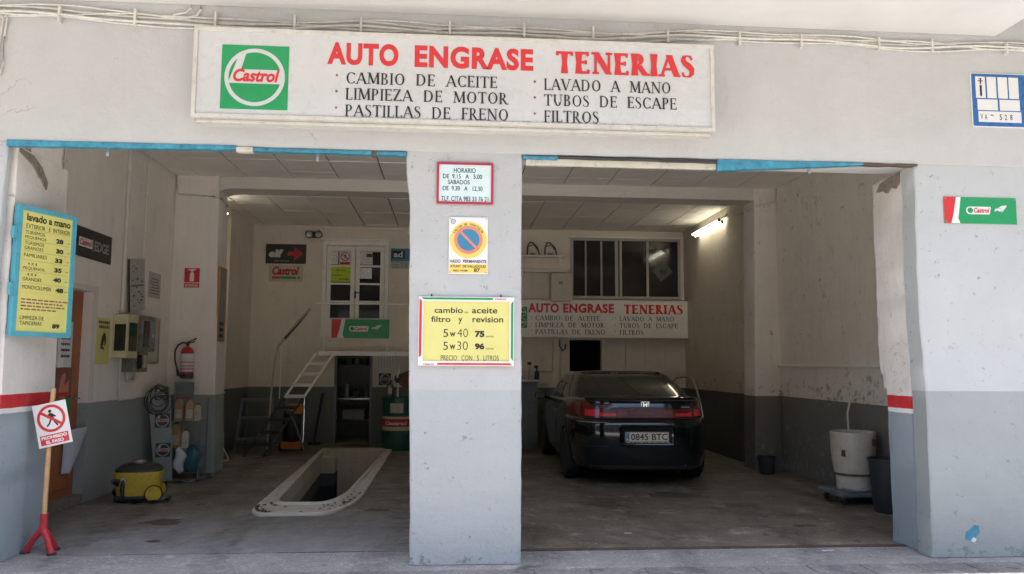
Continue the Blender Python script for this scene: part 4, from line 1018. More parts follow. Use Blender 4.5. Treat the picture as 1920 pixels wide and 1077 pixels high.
for a, b in ((A0, B0), (A1, B1)):
    MB().tube([a, stairpt(a, b, .46)], .024, 4).build('stringer', m_wpaint, s)
    MB().tube([stairpt(a, b, .46), b], .020, 4).build('stringer', m_dark, s, label='dark painted foot of the stair stringer')
for i in range(1, 9):
    t = i/8.9; p, q = stairpt(A0, B0, t), stairpt(A1, B1, t)
    MB().box(p.x, q.x, p.y-.06, p.y+.06, p.z-.02, p.z+.03).build('tread', m_wpaint if i < 5 else m_dark, s)
s = thing('double_door', 'white glazed double door above the landing with notices and foil on its panes', 'door', (0, 8.79, 1.95))
g = MB(); rect_frame(g, -2.38, -1.17, 0, 1.76, .07, -.06, 0); g.build('frame', m_wpaint, s)
MB().box(-2.42, -1.14, -.09, 0, 1.7605, 1.81, bev=.006).build('hood', m_wpaint, s)
for x0, x1 in ((-2.30, -1.79), (-1.775, -1.25)):
    lf = MB(); rect_frame(lf, x0, x1, .03, 1.66, .075, -.05, -.01); o = lf.build('door_leaf', m_wpaint, s)
    zz = [.32, .64, .97, 1.30, 1.585]; MB().box(x0+.075, x1-.075, -.045, -.02, .105, .31).build('lower_panel', m_wpaint, o)
    for a, b in zip(zz, zz[1:]):
        MB().box(x0+.075, x1-.075, -.044, -.02, a-.018, a+.018).build('glazing_bar', m_wpaint, o)
        MB().box(x0+.075, x1-.075, -.032, -.026, a+.018, b-.018).build('pane', m_glass, o)
MB().tube([(-1.765, -.05, .80), (-1.765, -.085, .80), (-1.69, -.085, .805)], .010, 7).box(-1.79, -1.76, -.058, -.05, .70, .84).build('handle', m_dark, s)
def back_sheet(name, label, cat, x0, x1, z0, z1, mat, y=8.747, th=.003):
    s = thing(name, label, cat, ((x0+x1)/2, y, z0)); MB().box(-(x1-x0)/2, (x1-x0)/2, -th, 0, 0, z1-z0).build('sheet', mat, s); return s
s = back_sheet('no_entry_notice', 'white notice with a red no entry ring on the left leaf of the double door', 'notice', -2.08, -1.87, 3.26, 3.53, m_paper)
no_entry(s, 0, .165, .085, -.004, m_redp); MB().box(-.09, .09, -.0045, -.003, .015, .065).build('red_strip', m_redp, s)
s = back_sheet('lime_notice', 'lime green handwritten notice on the left leaf of the double door', 'notice', -2.23, -1.855, 2.955, 3.235, m_lime)
t = MB(); add_text(t, 'PRIVADO', -.09, .08, .20, .225, -.004, bold=.03); add_text(t, 'PROHIBIDO', -.16, .02, .11, .13, -.004, bold=.03); add_text(t, 'EL PASO', -.02, .15, .035, .065, -.004, bold=.03); t.build('lettering', m_black, s)
back_sheet('foil_sheet', 'crumpled foil sheet behind the top left pane of the double door', 'foil', -2.235, -2.10, 3.28, 3.52, m_foil, 8.757)
s = back_sheet('foil_sheet', 'crumpled foil sheet with a dark label in the top pane of the right door leaf', 'foil', -1.70, -1.47, 3.28, 3.53, m_foil, 8.757)
MB().box(.0, .11, -.0045, -.003, .14, .21).build('dark_label', m_rust, s)
back_sheet('foil_sheet', 'crumpled foil sheet in the second pane of the right door leaf', 'foil', -1.70, -1.48, 3.02, 3.22, m_foil, 8.757)
# signs on the back wall
s = thing('arrow_sign', 'black sign with white elf lettering and a red arrow on the rear left wall', 'sign', (-3.06, 8.798, 3.28))
MB().box(-.365, .365, -.012, 0, 0, .365).build('panel', m_black, s)
t = MB(); add_text(t, 'elf', -.31, -.05, .115, .265, -.0135, bold=.06, shear=.12); add_text(t, 'lubricantes', -.20, .06, .045, .065, -.0135); t.build('lettering', m_paper, s)
MB().prism([(.03, .15), (.15, .15), (.15, .06), (.315, .19), (.15, .32), (.15, .225), (.03, .225)], -.0135, -.0125).build('red_arrow', m_redp, s)
s = thing('oil_brand_sticker', 'pale sticker with red Castrol lettering under the black arrow sign', 'sign', (-3.05, 8.798, 2.97))
MB().box(-.31, .31, -.006, 0, -.02, .29).build('panel', m_beige, s)
t = MB(); add_text(t, 'Castrol', -.25, .24, .10, .26, -.0075, bold=.05, shear=.25); t.box(-.25, -.10, -.0075, -.0065, .03, .075); t.build('red_lettering', m_redp, s)
MB().box(-.099, .19, -.0076, -.0065, .03, .075).box(.21, .26, -.0076, -.0065, .03, .075).build('green_strip', m_green, s)
s = thing('rail_banner', 'green and red brand banner hung on the landing railing below the double door', 'banner', (-1.575, 8.0, 1.895)); wavy_banner(s, .99, .325, -.02, .006)
s = thing('emergency_lamp', 'twin headed black emergency spotlight beside the double door', 'lamp', (-2.545, 8.79, 3.82))
MB().box(-.06, .06, -.09, 0, -.05, .06, bev=.02).build('housing', m_dark, s)
for x in (-.085, .085):
    MB().lathe([(.025, .03), (.065, -.02), (.07, -.06), (.07, -.07)], (x, -.05, 0), 18, axis='Y').build('lamp_head', m_dark, s, True)
    MB().lathe([(.06, -.0705), (.05, -.08), (.0, -.085)], (x, -.05, 0), 18, axis='Y', capb=False, capt=False).build('lens', m_metal, s, True)
s = thing('wall_calendar', 'blue headed wall calendar with white ad lettering right of the double door', 'calendar', (-.90, 8.798, 3.22))
MB().box(-.24, .5, -.004, 0, 0, .14).build('date_sheet', m_paper2, s); MB().box(-.24, .5, -.008, 0, .14, .38).build('blue_header', m_fblue, s)
MB().box(-.22, .02, -.0095, -.0081, .19, .34).build('dark_field', m_black, s); t = MB(); add_text(t, 'ad', -.19, -.02, .21, .32, -.0105, bold=.03); t.build('lettering', m_paper, s)
g = MB()
for i in range(9): g.box(-.2+.08*i, -.197+.08*i, -.0047, -.0041, .01, .13)
for i in range(3): g.box(-.23, .49, -.0046, -.0041, .03+.04*i, .033+.04*i)
g.build('date_grid', m_dark, s)['kind'] = 'stuff'
s = thing('wall_trunking', 'dark stained service trunking along the ceiling line above the double door', 'conduit', (0, 0, 0))
MB().box(-2.36, .2, 8.765, 8.799, 3.955, 3.975).tube([(-2.47, 8.78, 3.96), (-2.43, 8.78, 3.9), (-2.43, 8.78, 3.75), (-2.33, 8.78, 3.70)], .02, 8).build('pipe', m_wpaint, s)
MB().box(-.85, -.70, 8.72, 8.799, 3.83, 3.95, bev=.006).build('junction_case', m_wpaint, s)
# standing tools at the rear left
s = thing('trestle_ladder', 'grey blue three rung trestle ladder standing before the stair', 'ladder', (-3.13, 7.42, 0))
for a, b in (((-.26, 0, .87), (-.36, .0, 0)), ((.22, 0, .87), (.14, 0, 0)), ((-.22, .12, .80), (-.30, .42, 0)), ((.19, .12, .80), (.12, .42, 0))):
    MB().tube([a, b], .024, 6).build('leg', m_gpaint, s)
for z, a, b in ((.86, -.27, .23), (.565, -.295, .19), (.22, -.335, .16)): MB().box(a, b, -.03, .05, z-.018, z+.018).build('rung', m_gpaint, s)
s = thing('orange_waste_oil_cart', 'orange and black wheeled oil drain cart with a chrome handle below the stair', 'cart', (-2.62, 7.62, 0))
MB().box(-.155, .16, -.12, .12, .05, .165, bev=.012).build('base', m_orange, s)
MB().lathe([(.13, .165), (.15, .2), (.15, .6), (.13, .66)], n=22).build('tank', m_dark, s, True)
MB().box(-.09, .165, -.13, .12, .62, .77, bev=.015).build('top_tray', m_orange, s)
MB().tube([(-.15, .10, .08), (-.15, .12, .70), (-.13, .12, .88), (-.08, .12, .91), (.10, .12, .91), (.16, .12, .87), (.165, .12, .70), (.165, .10, .08)], .013, 8).build('handle', m_chrome, s, True)
MB().tube([(-.14, -.14, .70), (-.02, -.18, .66), (.10, -.2, .42), (.25, -.25, .03)], .017, 8).build('suction_hose', m_gpaint, s, True)
for x in (-.19, .17):
    MB().lathe([(.02, -.02), (.07, -.02), (.07, .02), (.02, .02)], (x, .06, .07), 18, axis='X').build('wheel', m_tyre, s, True)
s = thing('broom_stick', 'dark broom stick leaning on the back wall right of the orange cart', 'broom', (-2.37, 8.68, 0))
MB().tube([(.05, .10, .92), (-.05, -.06, .04)], .022, 8).build('pole', m_dark, s, True); MB().box(-.16, .06, -.10, -.02, 0, .06, bev=.01).build('head', m_dark, s)
# workshop beyond the doorway
s = thing('work_bench', 'cluttered grey workbench seen through the dark doorway under the landing', 'workbench', (-1.75, 9.9, 0))
MB().box(-.55, .50, -.3, .35, .76, .80, bev=.004).build('bench_top', m_metal, s)
for x in (-.5, .45):
    for y in (-.26, .3): MB().box(x-.025, x+.025, y-.025, y+.025, 0, .76).build('leg', m_gpaint, s)
MB().box(-.5, .45, -.25, .3, .36, .39).build('shelf', m_gpaint, s)
rd = random.Random(21)
for i, (x, w, h, m) in enumerate(((-.42, .10, .18, m_gpaint), (-.25, .07, .26, m_paper2), (-.08, .12, .14, m_dark), (.12, .09, .22, m_gstand), (.30, .13, .11, m_cabgr))):
    s = thing('bench_canister', ('small grey tin', 'pale tall tin', 'low black case', 'grey can', 'wide grey parts box')[i]+' standing on the workbench beyond the dark doorway', 'container', (-1.75+x, 9.75, .80))
    MB().box(-w/2, w/2, -.05, .05, 0, h, bev=.01).build('body', m, s); MB().lathe([(.018, h), (.018, h+.025)], n=10).build('cap', m_dark, s)
s = thing('storage_box', 'white storage box on the lower shelf of the workbench', 'box', (-1.85, 9.8, .39)); MB().box(-.22, .2, -.15, .15, 0, .17, bev=.008).build('tub', m_paper2, s); MB().box(-.23, .21, -.16, .16, .17, .19, bev=.004).build('lid', m_gstand, s)
s = thing('wall_shelf', 'shelf with dark parts on the workshop wall beyond the doorway', 'shelf', (-1.78, 10.45, 1.42))
MB().box(-.5, .5, -.3, .14, 0, .025).build('board', m_gpaint, s)
for i in range(6): MB().box(-.45+i*.15, -.36+i*.15, -.2, .05, .025, .08+rd.uniform(.02, .14), bev=.006).build('parts_bin', (m_dark, m_gstand, m_cabgr)[i % 3], s)
s = thing('door_lining', 'dark timber lining of the workshop doorway under the landing', 'door frame', (-1.775, 8.8, 0))
MB().box(-.345, -.30, -.012, .16, 0, 1.597).build('jamb', m_gpaint, s); MB().box(.30, .345, -.012, .16, 0, 1.597).build('jamb', m_gpaint, s); MB().box(-.299, .299, -.012, .16, 1.55, 1.597).build('head', m_dark, s)
# tools and roundel on the wall
s = thing('spanner_rack', 'row of hanging spanners on the wall right of the workshop doorway', 'tool rack', (-1.17, 8.795, 1.30))
for i in range(7):
    x = -.15+.05*i; L = .25-.018*i; g = MB(); g.tube([(x, -.012, .28), (x+.004, -.012, .28-L)], .006, 6); g.lathe([(.006, -.004), (.016, -.004), (.016, .004), (.006, .004)], (x, -.012, .285), 12, 'Y'); g.build('spanner', m_metal, s, True)
MB().box(-.18, .19, -.006, 0, .30, .315).build('rail', m_dark, s)
s = thing('roundel_plate', 'small dark square plate with a white ring logo beside the workshop doorway', 'sign', (-1.205, 8.797, 1.17)); roundel(s, 0, 0, .22, -.002, green=m_dark, white=m_paper2, red=m_dark)
s = thing('salmon_arrow_sign', 'faded red arrow shaped board behind the oil drum', 'sign', (-.83, 8.797, 1.13))
MB().prism([(-.20, .10), (.1, .22), (.3, .12), (.3, -.12), (-.02, -.12), (-.2, .02)], -.006, 0).build('panel', m_brownp, s)
s = thing('oil_drum', 'green steel oil drum with a white edged red Castrol band behind the pillar', 'drum', (-.87, 7.86, 0))
R0 = .285
MB().lathe([(R0-.01, 0), (R0, .01), (R0, .30), (R0+.008, .31), (R0, .32), (R0, .58), (R0+.008, .59), (R0, .60), (R0, .875), (R0+.006, .88), (R0+.004, .895), (R0-.02, .895), (R0-.03, .87), (.02, .868)], n=40).build('body', m_drum, s, True)
MB().lathe([(R0+.003, .335), (R0+.003, .57)], n=40, capb=False, capt=False).build('white_band', m_beige, s, True)
MB().lathe([(R0+.005, .40), (R0+.005, .53)], n=40, capb=False, capt=False).build('red_band', m_redp, s, True)
t = MB(); V, F = text_geo('Castrol', .04, .2)
mx = max(v[0] for v in V); vs = []
for v in V:
    a = R(-100)+(v[0]/mx-.5)*1.45; rr = R0+.0075; vs.append(t.bm.verts.new((rr*math.cos(a), rr*math.sin(a), .435+v[1]*.075)))
for f in F: t.face([vs[j] for j in f])
t.build('lettering', m_paper, s)
g = MB()
for i in range(9):
    a0, a1 = R(-118+i*5), R(-113+i*5); rr = R0+.004
    g.face([g.bm.verts.new((rr*math.cos(a), rr*math.sin(a), z)) for a, z in ((a0, .63), (a1, .63), (a1, .79), (a0, .79))])
g.build('paper_label', m_paper2, s)
s = thing('black_oil_bottle', 'black oil bottle standing on the green drum', 'bottle', (-1.03, 7.80, .90))
MB().box(-.055, .055, -.04, .04, 0, .20, bev=.015).lathe([(.02, .20), (.02, .25)], (.02, 0, 0), 12).build('body', m_bag, s); MB().box(-.035, .035, -.0425, -.0405, .04, .15).build('paper_label', m_paper2, s); MB().lathe([(.024, .25), (.024, .28)], (.02, 0, 0), 12).build('cap', m_dark, s)
s = thing('drum_pump', 'white lever pump standing up from the green drum', 'pump', (-.90, 7.80, .89))
MB().tube([(0, 0, 0), (0, 0, .25)], .016, 8).build('pipe', m_white, s, True); MB().tube([(-.02, 0, .30), (.03, -.02, .52)], .018, 8, taper=[1, .5]).build('lever', m_white, s, True); MB().lathe([(.03, .24), (.04, .28), (.03, .33)], n=12).build('head', m_dark, s, True)

# ------------------------------------------------------------------ left side clutter
s = thing('yellow_wet_vacuum', 'yellow and black wheeled wet vacuum cleaner standing by the left wall', 'vacuum cleaner', (-3.27, 2.86, 0), R(12))
g = MB(); rows = []
for z, a, b in ((.07, .20, .16), (.16, .215, .17), (.30, .235, .185), (.315, .235, .185)):
    rows.append([g.bm.verts.new((math.copysign(abs(math.cos(t))**.45, math.cos(t))*a, math.copysign(abs(math.sin(t))**.45, math.sin(t))*b, z)) for t in [2*math.pi*i/28 for i in range(28)]])
for A, B in zip(rows, rows[1:]):
    for j in range(28): g.face([A[j], A[(j+1) % 28], B[(j+1) % 28], B[j]])
g.face(rows[0]); g.face(rows[-1]); g.build('tank', m_vac, s, True)
g = MB(); rows = []
for z, a, b in ((.316, .225, .175), (.34, .225, .175), (.375, .18, .14), (.395, .11, .09)):
    rows.append([g.bm.verts.new((math.copysign(abs(math.cos(t))**.5, math.cos(t))*a, math.copysign(abs(math.sin(t))**.5, math.sin(t))*b, z)) for t in [2*math.pi*i/28 for i in range(28)]])
for A, B in zip(rows, rows[1:]):
    for j in range(28): g.face([A[j], A[(j+1) % 28], B[(j+1) % 28], B[j]])
g.face(rows[0]); g.face(rows[-1]); g.build('lid', m_dark, s, True)
MB().lathe([(.07, .38), (.075, .41), (.05, .43)], n=18).build('motor_cap', m_metal, s, True)
MB().box(-.21, .21, -.17, .17, .03, .075, bev=.015).build('chassis', m_dark, s)
for x, y in ((.17, -.185), (.17, .185)):
    MB().lathe([(.03, -.018), (.075, -.018), (.08, -.008), (.08, .008), (.075, .018), (.03, .018)], (x, y, .095), 20, 'Y').build('wheel', m_vac, s, True)
    MB().lathe([(.081, -.012), (.088, -.01), (.088, .01), (.081, .012)], (x, y, .095), 20, 'Y', capb=False, capt=False).build('tyre', m_tyre, s, True)
MB().tube([(-.12, -.18, .25), (-.12, -.21, .24), (-.125, -.215, .15), (-.12, -.21, .08)], .022, 8).build('clamp', m_dark, s, True)
MB().lathe([(.03, 0), (.03, .05)], (-.12, -.225, .24), 14, 'Y').build('inlet', m_metal, s, True)
pts = [(-.14, -.21, .24)]
for i in range(26):
    t = i/25; pts.append((-.23+.05*math.sin(t*9), .02-.23*math.cos(t*5.2), .24-.21*min(1, t*1.6)))
pts += [(0, -.24, .025), (.18, -.25, .024), (.30, -.17, .024), (.30, 0, .024)]
MB().tube(pts, .019, 8).build('hose', m_dark, s, True)
s = thing('oil_display_stand', 'tall leaning grey display panel with three ring logos by the left wall', 'display stand', (-3.52, 4.30, 0), R(28))
mt = Matrix.Rotation(R(-3.5), 4, 'Y')
MB().prism([(-.10, 0), (.10, 0), (.13, 1.02), (.10, 1.16), (.0, 1.20), (-.10, 1.16), (-.13, 1.02)], -.03, 0).build('panel', m_gstand, s).rotation_euler = (0, R(-5), 0)
for z, q in ((1.07, .16), (.74, .17), (.38, .17)):
    roundel(s, -.07*z/1.1, z, q, -.034, green=m_dark, white=m_paper2, red=m_redp)
g = []
for i in range(80):
    a = i*.42; g.append((-.11+(.115+.03*math.sin(a*.37))*math.cos(a)+.02*math.sin(a*.21), -.06-.0008*i, 1.0+(.13+.05*math.sin(a*.29+1))*math.sin(a)-.05*math.sin(a*.13)))
s2 = thing('coiled_cable', 'tangled dark cable coiled over the top of the leaning grey display panel', 'hose', (-3.52, 4.30, 0), R(28)); MB().tube(g, .006, 6).build('hose', m_dark, s2, True)
s = thing('bottle_rack', 'two tier wire rack of oil bottles in the corner by the left pilaster', 'rack', (-3.42, 4.62, 0))
for x, y in ((-.22, .15), (.26, .15), (-.22, -.15), (.26, -.15)): MB().tube([(x, y, 0), (x, y, 1.0 if y > 0 else .74)], .008, 6).build('upright', m_gpaint, s, True)
for z in (.08, .38, .72): MB().box(-.22, .26, -.15, .15, z-.01, z).build('shelf', m_gpaint, s)
MB().box(-.16, .08, .12, .14, .98, 1.2).build('back_panel', m_gpaint, s)
def bottle(x, y, z, w, h, mat, label, capm):
    s = thing('oil_bottle', label, 'bottle', (x, y, z), random.uniform(-.3, .3))
    g = MB(); g.prism([(-w, 0), (w, 0), (w, h*.6), (w*.9, h*.78), (w*.2, h*.9), (-w*.35, h*.9), (-w, h*.72)], -w*.65, w*.65); o = g.build('body', mat, s)
    mod = o.modifiers.new('b', 'BEVEL'); mod.width = .008; mod.segments = 2
    MB().lathe([(w*.32, h*.88), (w*.32, h)], (-w*.05, 0, 0), 12).build('cap', capm, s, True)
    MB().box(-w*.75, w*.75, -w*.68, -w*.655, h*.12, h*.5).build('paper_label', m_paper2, s)
bottle(-3.56, 4.52, .72, .055, .24, m_teal, 'teal oil bottle at the left end of the upper rack shelf', m_dark)
bottle(-3.43, 4.50, .72, .052, .30, m_obot, 'amber oil bottle second on the upper rack shelf', m_redp)
bottle(-3.30, 4.50, .72, .048, .29, m_obot, 'amber oil bottle third on the upper rack shelf', m_redp)
bottle(-3.20, 4.49, .72, .036, .22, m_beige, 'small pale oil bottle at the right end of the upper rack shelf', m_redp)
bottle(-3.45, 4.50, .38, .07, .33, m_obot, 'large amber oil can on the lower rack shelf', m_dark)
bottle(-3.34, 4.50, .38, .04, .24, m_beige, 'pale slim bottle beside the large amber can', m_dark)
s = thing('white_sack', 'slumped white plastic sack on the lowest rack shelf', 'sack', (-3.38, 4.44, .08))
g = MB(); bmesh.ops.create_icosphere(g.bm, subdivisions=3, radius=.12)
for v in g.bm.verts: v.co = Vector((v.co.x*.6+.02*math.sin(v.co.z*40), v.co.y*.7, (v.co.z+.115)*1.35+.01*math.sin(v.co.x*60)))
g.build('bag', m_paper, s, True)
s = thing('dark_sack', 'dark crumpled sack beside the white one under the bottle rack', 'sack', (-3.24, 4.50, .08))
g = MB(); bmesh.ops.create_icosphere(g.bm, subdivisions=3, radius=.13)
for v in g.bm.verts: v.co = Vector((v.co.x*.75+.015*math.sin(v.co.z*37), v.co.y*.7, (v.co.z+.12)*1.35+.012*math.sin(v.co.x*50)))
g.build('bag', m_teal, s, True)
s = thing('floor_hose', 'grey hose lying curved on the floor in front of the bottle rack', 'hose', (0, 0, 0))
MB().tube([(-3.42, 4.12, .02), (-3.25, 4.02, .02), (-3.1, 4.15, .02), (-3.0, 4.45, .02), (-3.05, 4.75, .02)], .022, 8).build('hose', m_gpaint, s, True)
s = thing('white_floor_case', 'white upright case with a folding handle behind the left pilaster', 'case', (-3.40, 6.35, 0))
MB().box(-.11, .0, -.12, .12, .0, .40, bev=.01).build('body', m_beige, s)
MB().tube([(-.10, -.12, .40), (-.08, -.12, .62), (-.03, -.12, .63), (0, -.12, .42)], .01, 7).build('handle', m_white, s, True)
MB().tube([(0, -.12, .30), (.13, -.12, .06), (.14, -.12, .02), (.02, -.12, .0)], .01, 7).build('strut', m_white, s, True)
s = thing('wall_pump', 'white upright pump handle on the rear left wall above the white case', 'pump', (-3.60, 6.7, .62))
MB().tube([(.05, 0, 0), (.05, 0, .38)], .018, 8).build('rod', m_white, s, True); MB().tube([(0, 0, .38), (.12, 0, .38)], .012, 8).build('grip', m_white, s, True); MB().box(-.04, .04, -.04, .04, .0, .14).build('bracket', m_dark, s)

# ------------------------------------------------------------------ right rear wall
s = thing('internal_window', 'wide aluminium framed internal window with five dark panes above the rear sign', 'window', (0, 8.8, 2.70))
g = MB(); rect_frame(g, 2.24, 4.36, 0, 1.16, .05, -.035, .05); g.build('frame', m_alu, s)
for x, w in ((2.53, .013), (2.83, .016), (3.12, .03), (3.20, .022), (3.72, .022)): MB().box(x-w, x+w, -.03, .045, .0505, 1.1095).build('mullion', m_alu, s)
xs_ = [2.29, 2.517, 2.543, 2.814, 2.846, 3.09, 3.1505, 3.1775, 3.222, 3.698, 3.742, 4.31]
for a, b in zip(xs_[::2], xs_[1::2]): MB().box(a+.001, b-.001, .004, .012, .051, 1.109).build('pane', m_glass, s)
MB().box(2.2, 4.42, -.06, 0, 1.1605, 1.19).build('hood', m_wpaint, s)
s = thing('tilted_notice', 'pale sheet with a dark heart shape tilted behind the right window pane', 'notice', (4.02, 8.80, 3.24)); mt = Matrix.Rotation(R(-38), 4, 'Y')
MB().box(-.15, .15, -.001, .002, -.13, .13, mtx=mt).build('sheet', M('dim_sheet', (.11, .11, .10), .8), s)
MB().prism([(-.07, 0), (-.03, .05), (.02, .03), (.07, .03), (.08, -.02), (.02, -.07), (-.04, -.05)], -.004, None).build('print', m_black, s)
s = thing('rear_shop_sign', 'white flat sign repeating the shop name low on the back wall above the car', 'sign', (0, 8.62, 1.96))
MB().box(1.0, 4.54, -.02, 0, 0, .695, bev=.004).build('panel', M('rear_sign_panel', (.80, .77, .71), .5, .05, dirt=.1), s)
for x in (1.4, 4.1): MB().box(x, x+.04, 0, .18, .1, .6).build('bracket', m_metal, s)
MB().box(1.02, 1.40, -.0215, -.0201, .17, .56).build('green_field', m_green, s)
for z in (.27, .46): g = MB(); g.ring(1.30, z, .085, .072, -.023, n=28).prism([(1.225, z-.02), (1.37, z-.02), (1.372, z+.025), (1.225, z+.025)], -.0235, None).prism([(1.225, z-.02), (1.27, z+.08), (1.245, z+.06), (1.215, z-.01)], -.0237, None); g.build('logo_ring', m_paper2, s)
sg = thing('x', '', ''); auto_sign_text(s, -.0205, 0, (1.415, 1.99), (2.07, 3.03), (3.217, 4.335), 1.55, 3.13,
    [(.355, 'CAMBIO DE ACEITE', 2.76, 'LAVADO A MANO', 4.17), (.228, 'LIMPIEZA DE MOTOR', 2.84, 'TUBOS DE ESCAPE', 4.24), (.10, 'PASTILLAS DE FRENO', 2.86, 'FILTROS', 3.58)], (1.485, 3.05), .088, (.455, .63))
bpy.data.objects.remove(sg)
for x, z in ((4.46, .64), (4.46, .05), (3.0, .035)): MB().disc(x, z, .009, -.0215, n=8).build('screw', m_dark, s)
def shelf(z, label):
    s = thing('wall_shelf', label, 'shelf', (1.3, 8.79, z)); MB().box(-.3, .80, -.26, 0, 0, .025).build('board', m_wpaint, s)
    for x in (.0, .7): MB().box(x, x+.02, -.22, 0, -.10, 0).build('bracket', m_wpaint, s)
shelf(3.46, 'upper white wall shelf holding two wire stands'); shelf(3.17, 'lower white wall shelf above the beige cabinet')
for i, x in enumerate((1.50, 1.83)):
    s = thing('wire_stand', ('left', 'right')[i]+' one of the two brown wire stands on the upper wall shelf', 'stand', (x, 8.66, 3.485), 0, 'wire stands on the upper shelf')
    MB().tube([(-.10, 0, 0), (-.09, 0, .17), (-.05, 0, .25), (.0, 0, .25), (.10, 0, .15), (.13, 0, .02)], .014, 7).build('frame', m_rust, s, True)
    MB().tube([(-.08, .05, .18), (.03, .05, .22), (.10, .05, .12)], .010, 6).build('brace', m_rust, s, True); MB().lathe([(.07, 0), (.06, .03), (.03, .05)], n=14).build('bowl', m_gstand, s, True)
s = thing('beige_cabinet', 'beige wall cabinet or boiler under the lower shelf left of the window', 'cabinet', (2.03, 8.79, 2.62)); MB().box(-.195, .195, -.26, 0, 0, .53, bev=.015).build('case', m_beige, s); MB().box(-.05, .03, -.264, -.26, .32, .38).build('badge', m_gstand, s)
s = thing('wall_cupboard', 'row of pale cupboard door panels on the back wall behind the car', 'cupboard', (0, 8.799, 0))
for i in range(4): MB().box(2.90+.385*i, 3.275+.385*i, -.02, 0, 1.36, 1.93, bev=.004).build('door_panel', m_beam, s)
MB().box(2.88, 4.42, -.035, 0, 1.32, 1.357).build('plinth', m_beam, s)
conduit('thin dark conduit around the wall panel left of the dark store doorway', [(1.1, 8.785, 1.34), (1.90, 8.785, 1.34), (1.90, 8.785, 1.95)], .012)
conduit('thin vertical conduit beside the dark store doorway', [(2.05, 8.785, 1.05), (2.05, 8.785, 1.95)], .012)
s = thing('hanging_hook', 'dark iron hook hanging on the wall under the rear sign', 'hook', (2.03, 8.78, 1.75)); MB().tube([(0, 0, .18), (0, 0, .05), (.05, -.01, -.04), (.10, -.01, .0), (.11, -.01, .09)], .014, 7).build('hook', m_rust, s, True)
s = thing('side_bench', 'small metal topped bench at the back between pillar and car', 'bench', (1.1, 8.35, 0))
MB().box(-.5, .48, -.25, .35, 1.15, 1.19, bev=.004).build('top', m_metal, s); MB().box(-.48, .44, -.2, .33, .0, 1.1495).build('cabinet', m_gpaint, s)
for x, h, m, lb in ((1.42, .26, m_paper2, 'pale spray bottle on the small bench by the pillar'), (1.54, .20, m_bag, 'dark spray bottle on the small bench by the pillar')):
    s = thing('spray_bottle', lb, 'bottle', (x, 8.22, 1.19)); MB().lathe([(.04, 0), (.045, .02), (.045, h*.6), (.015, h*.8), (.015, h)], n=16).build('body', m, s, True); MB().box(-.05, .02, -.012, .012, h, h+.05, bev=.005).build('trigger', m_dark, s)
s = thing('wall_rail_pipe', 'pale horizontal pipe fixed along the right wall above the grey paint', 'pipe', (0, 0, 0))
MB().tube([(4.64, .78, 1.46), (4.64, 4.99, 1.455)], .022, 8).build('pipe', m_wpaint, s, True)
for y in (1.2, 2.6, 4.0): MB().box(4.63, 4.67, y, y+.03, 1.43, 1.49).build('clip', m_wpaint, s)
# barrel on dolly and bins
s = thing('barrel_dolly', 'grimy wheeled dolly carrying the cream barrel by the right wall', 'dolly', (4.36, 2.45, 0))
MB().box(-.28, .26, -.26, .26, .085, .135, bev=.015).build('deck', m_gpaint, s)
for x, y in ((-.22, -.2), (.2, -.2), (-.22, .2), (.2, .2)):
    MB().lathe([(.01, -.014), (.036, -.014), (.036, .014), (.01, .014)], (x, y, .036), 16, 'X').build('castor', m_dark, s, True); MB().box(x-.02, x+.02, y-.015, y+.015, .06, .085).build('castor_fork', m_metal, s)
MB().tube([(-.30, -.1, .13), (-.24, -.22, .17), (-.12, -.28, .15)], .014, 7).build('bumper_hose', m_gpaint, s, True)
s = thing('cream_barrel', 'dented cream plastic barrel with a dark strap standing on the dolly', 'barrel', (4.36, 2.45, .135))
prof = [(.17, 0), (.185, .01), (.185, .155), (.20, .16), (.20, .175), (.195, .18), (.205, .25), (.225, .42), (.232, .56), (.238, .60), (.236, .615), (.22, .615), (.215, .59)]
g = MB(); g.lathe(prof, n=40, capt=False)
for v in g.bm.verts:
    a = math.atan2(v.co.y, v.co.x); v.co.x += .006*math.sin(v.co.z*9+a*3); v.co.y += .005*math.sin(v.co.z*7+a*2)
g.build('shell', m_barrel, s, True)
MB().lathe([(.005, .54), (.218, .54)], n=40, capb=False, capt=False).build('inner_lid', m_gstand, s)
MB().lathe([(.204, .158), (.207, .162), (.207, .176), (.204, .18)], n=40, capb=False, capt=False).build('strap', m_rust, s, True)
MB().box(.09, .13, -.245, -.225, .48, .55, bev=.004).build('latch', m_rust, s)
MB().box(-.19, -.17, -.16, -.10, .36, .43, bev=.004).build('latch', m_rust, s)
MB().tube([(.07, .22, .56), (.075, .24, .80), (.12, .26, .93), (.17, .27, .965), (.24, .27, .98)], .011, 8).build('outlet_pipe', m_barrel, s, True)
def bin_(x, y, r, h, label, mat):
    s = thing('waste_bin', label, 'bin', (x, y, 0)); MB().lathe([(r*.76, 0), (r*.8, .01), (r*.97, h-.03), (r*1.04, h-.025), (r*1.06, h-.01), (r*1.05, h), (r*.96, h), (r*.94, h-.05), (r*.74, .03)], n=32).build('shell', mat, s, True)
    for sg_ in (-1, 1): MB().box(-.04, .04, sg_*r*1.05-.015, sg_*r*1.05+.015, h-.08, h-.035, bev=.004).build('grip', mat, s)
bin_(4.42, 1.85, .20, .53, 'dark grey bin partly hidden by the right jamb beside the barrel', m_bin)
bin_(4.30, 4.68, .125, .23, 'small black bucket at the foot of the right pilaster', m_bin)

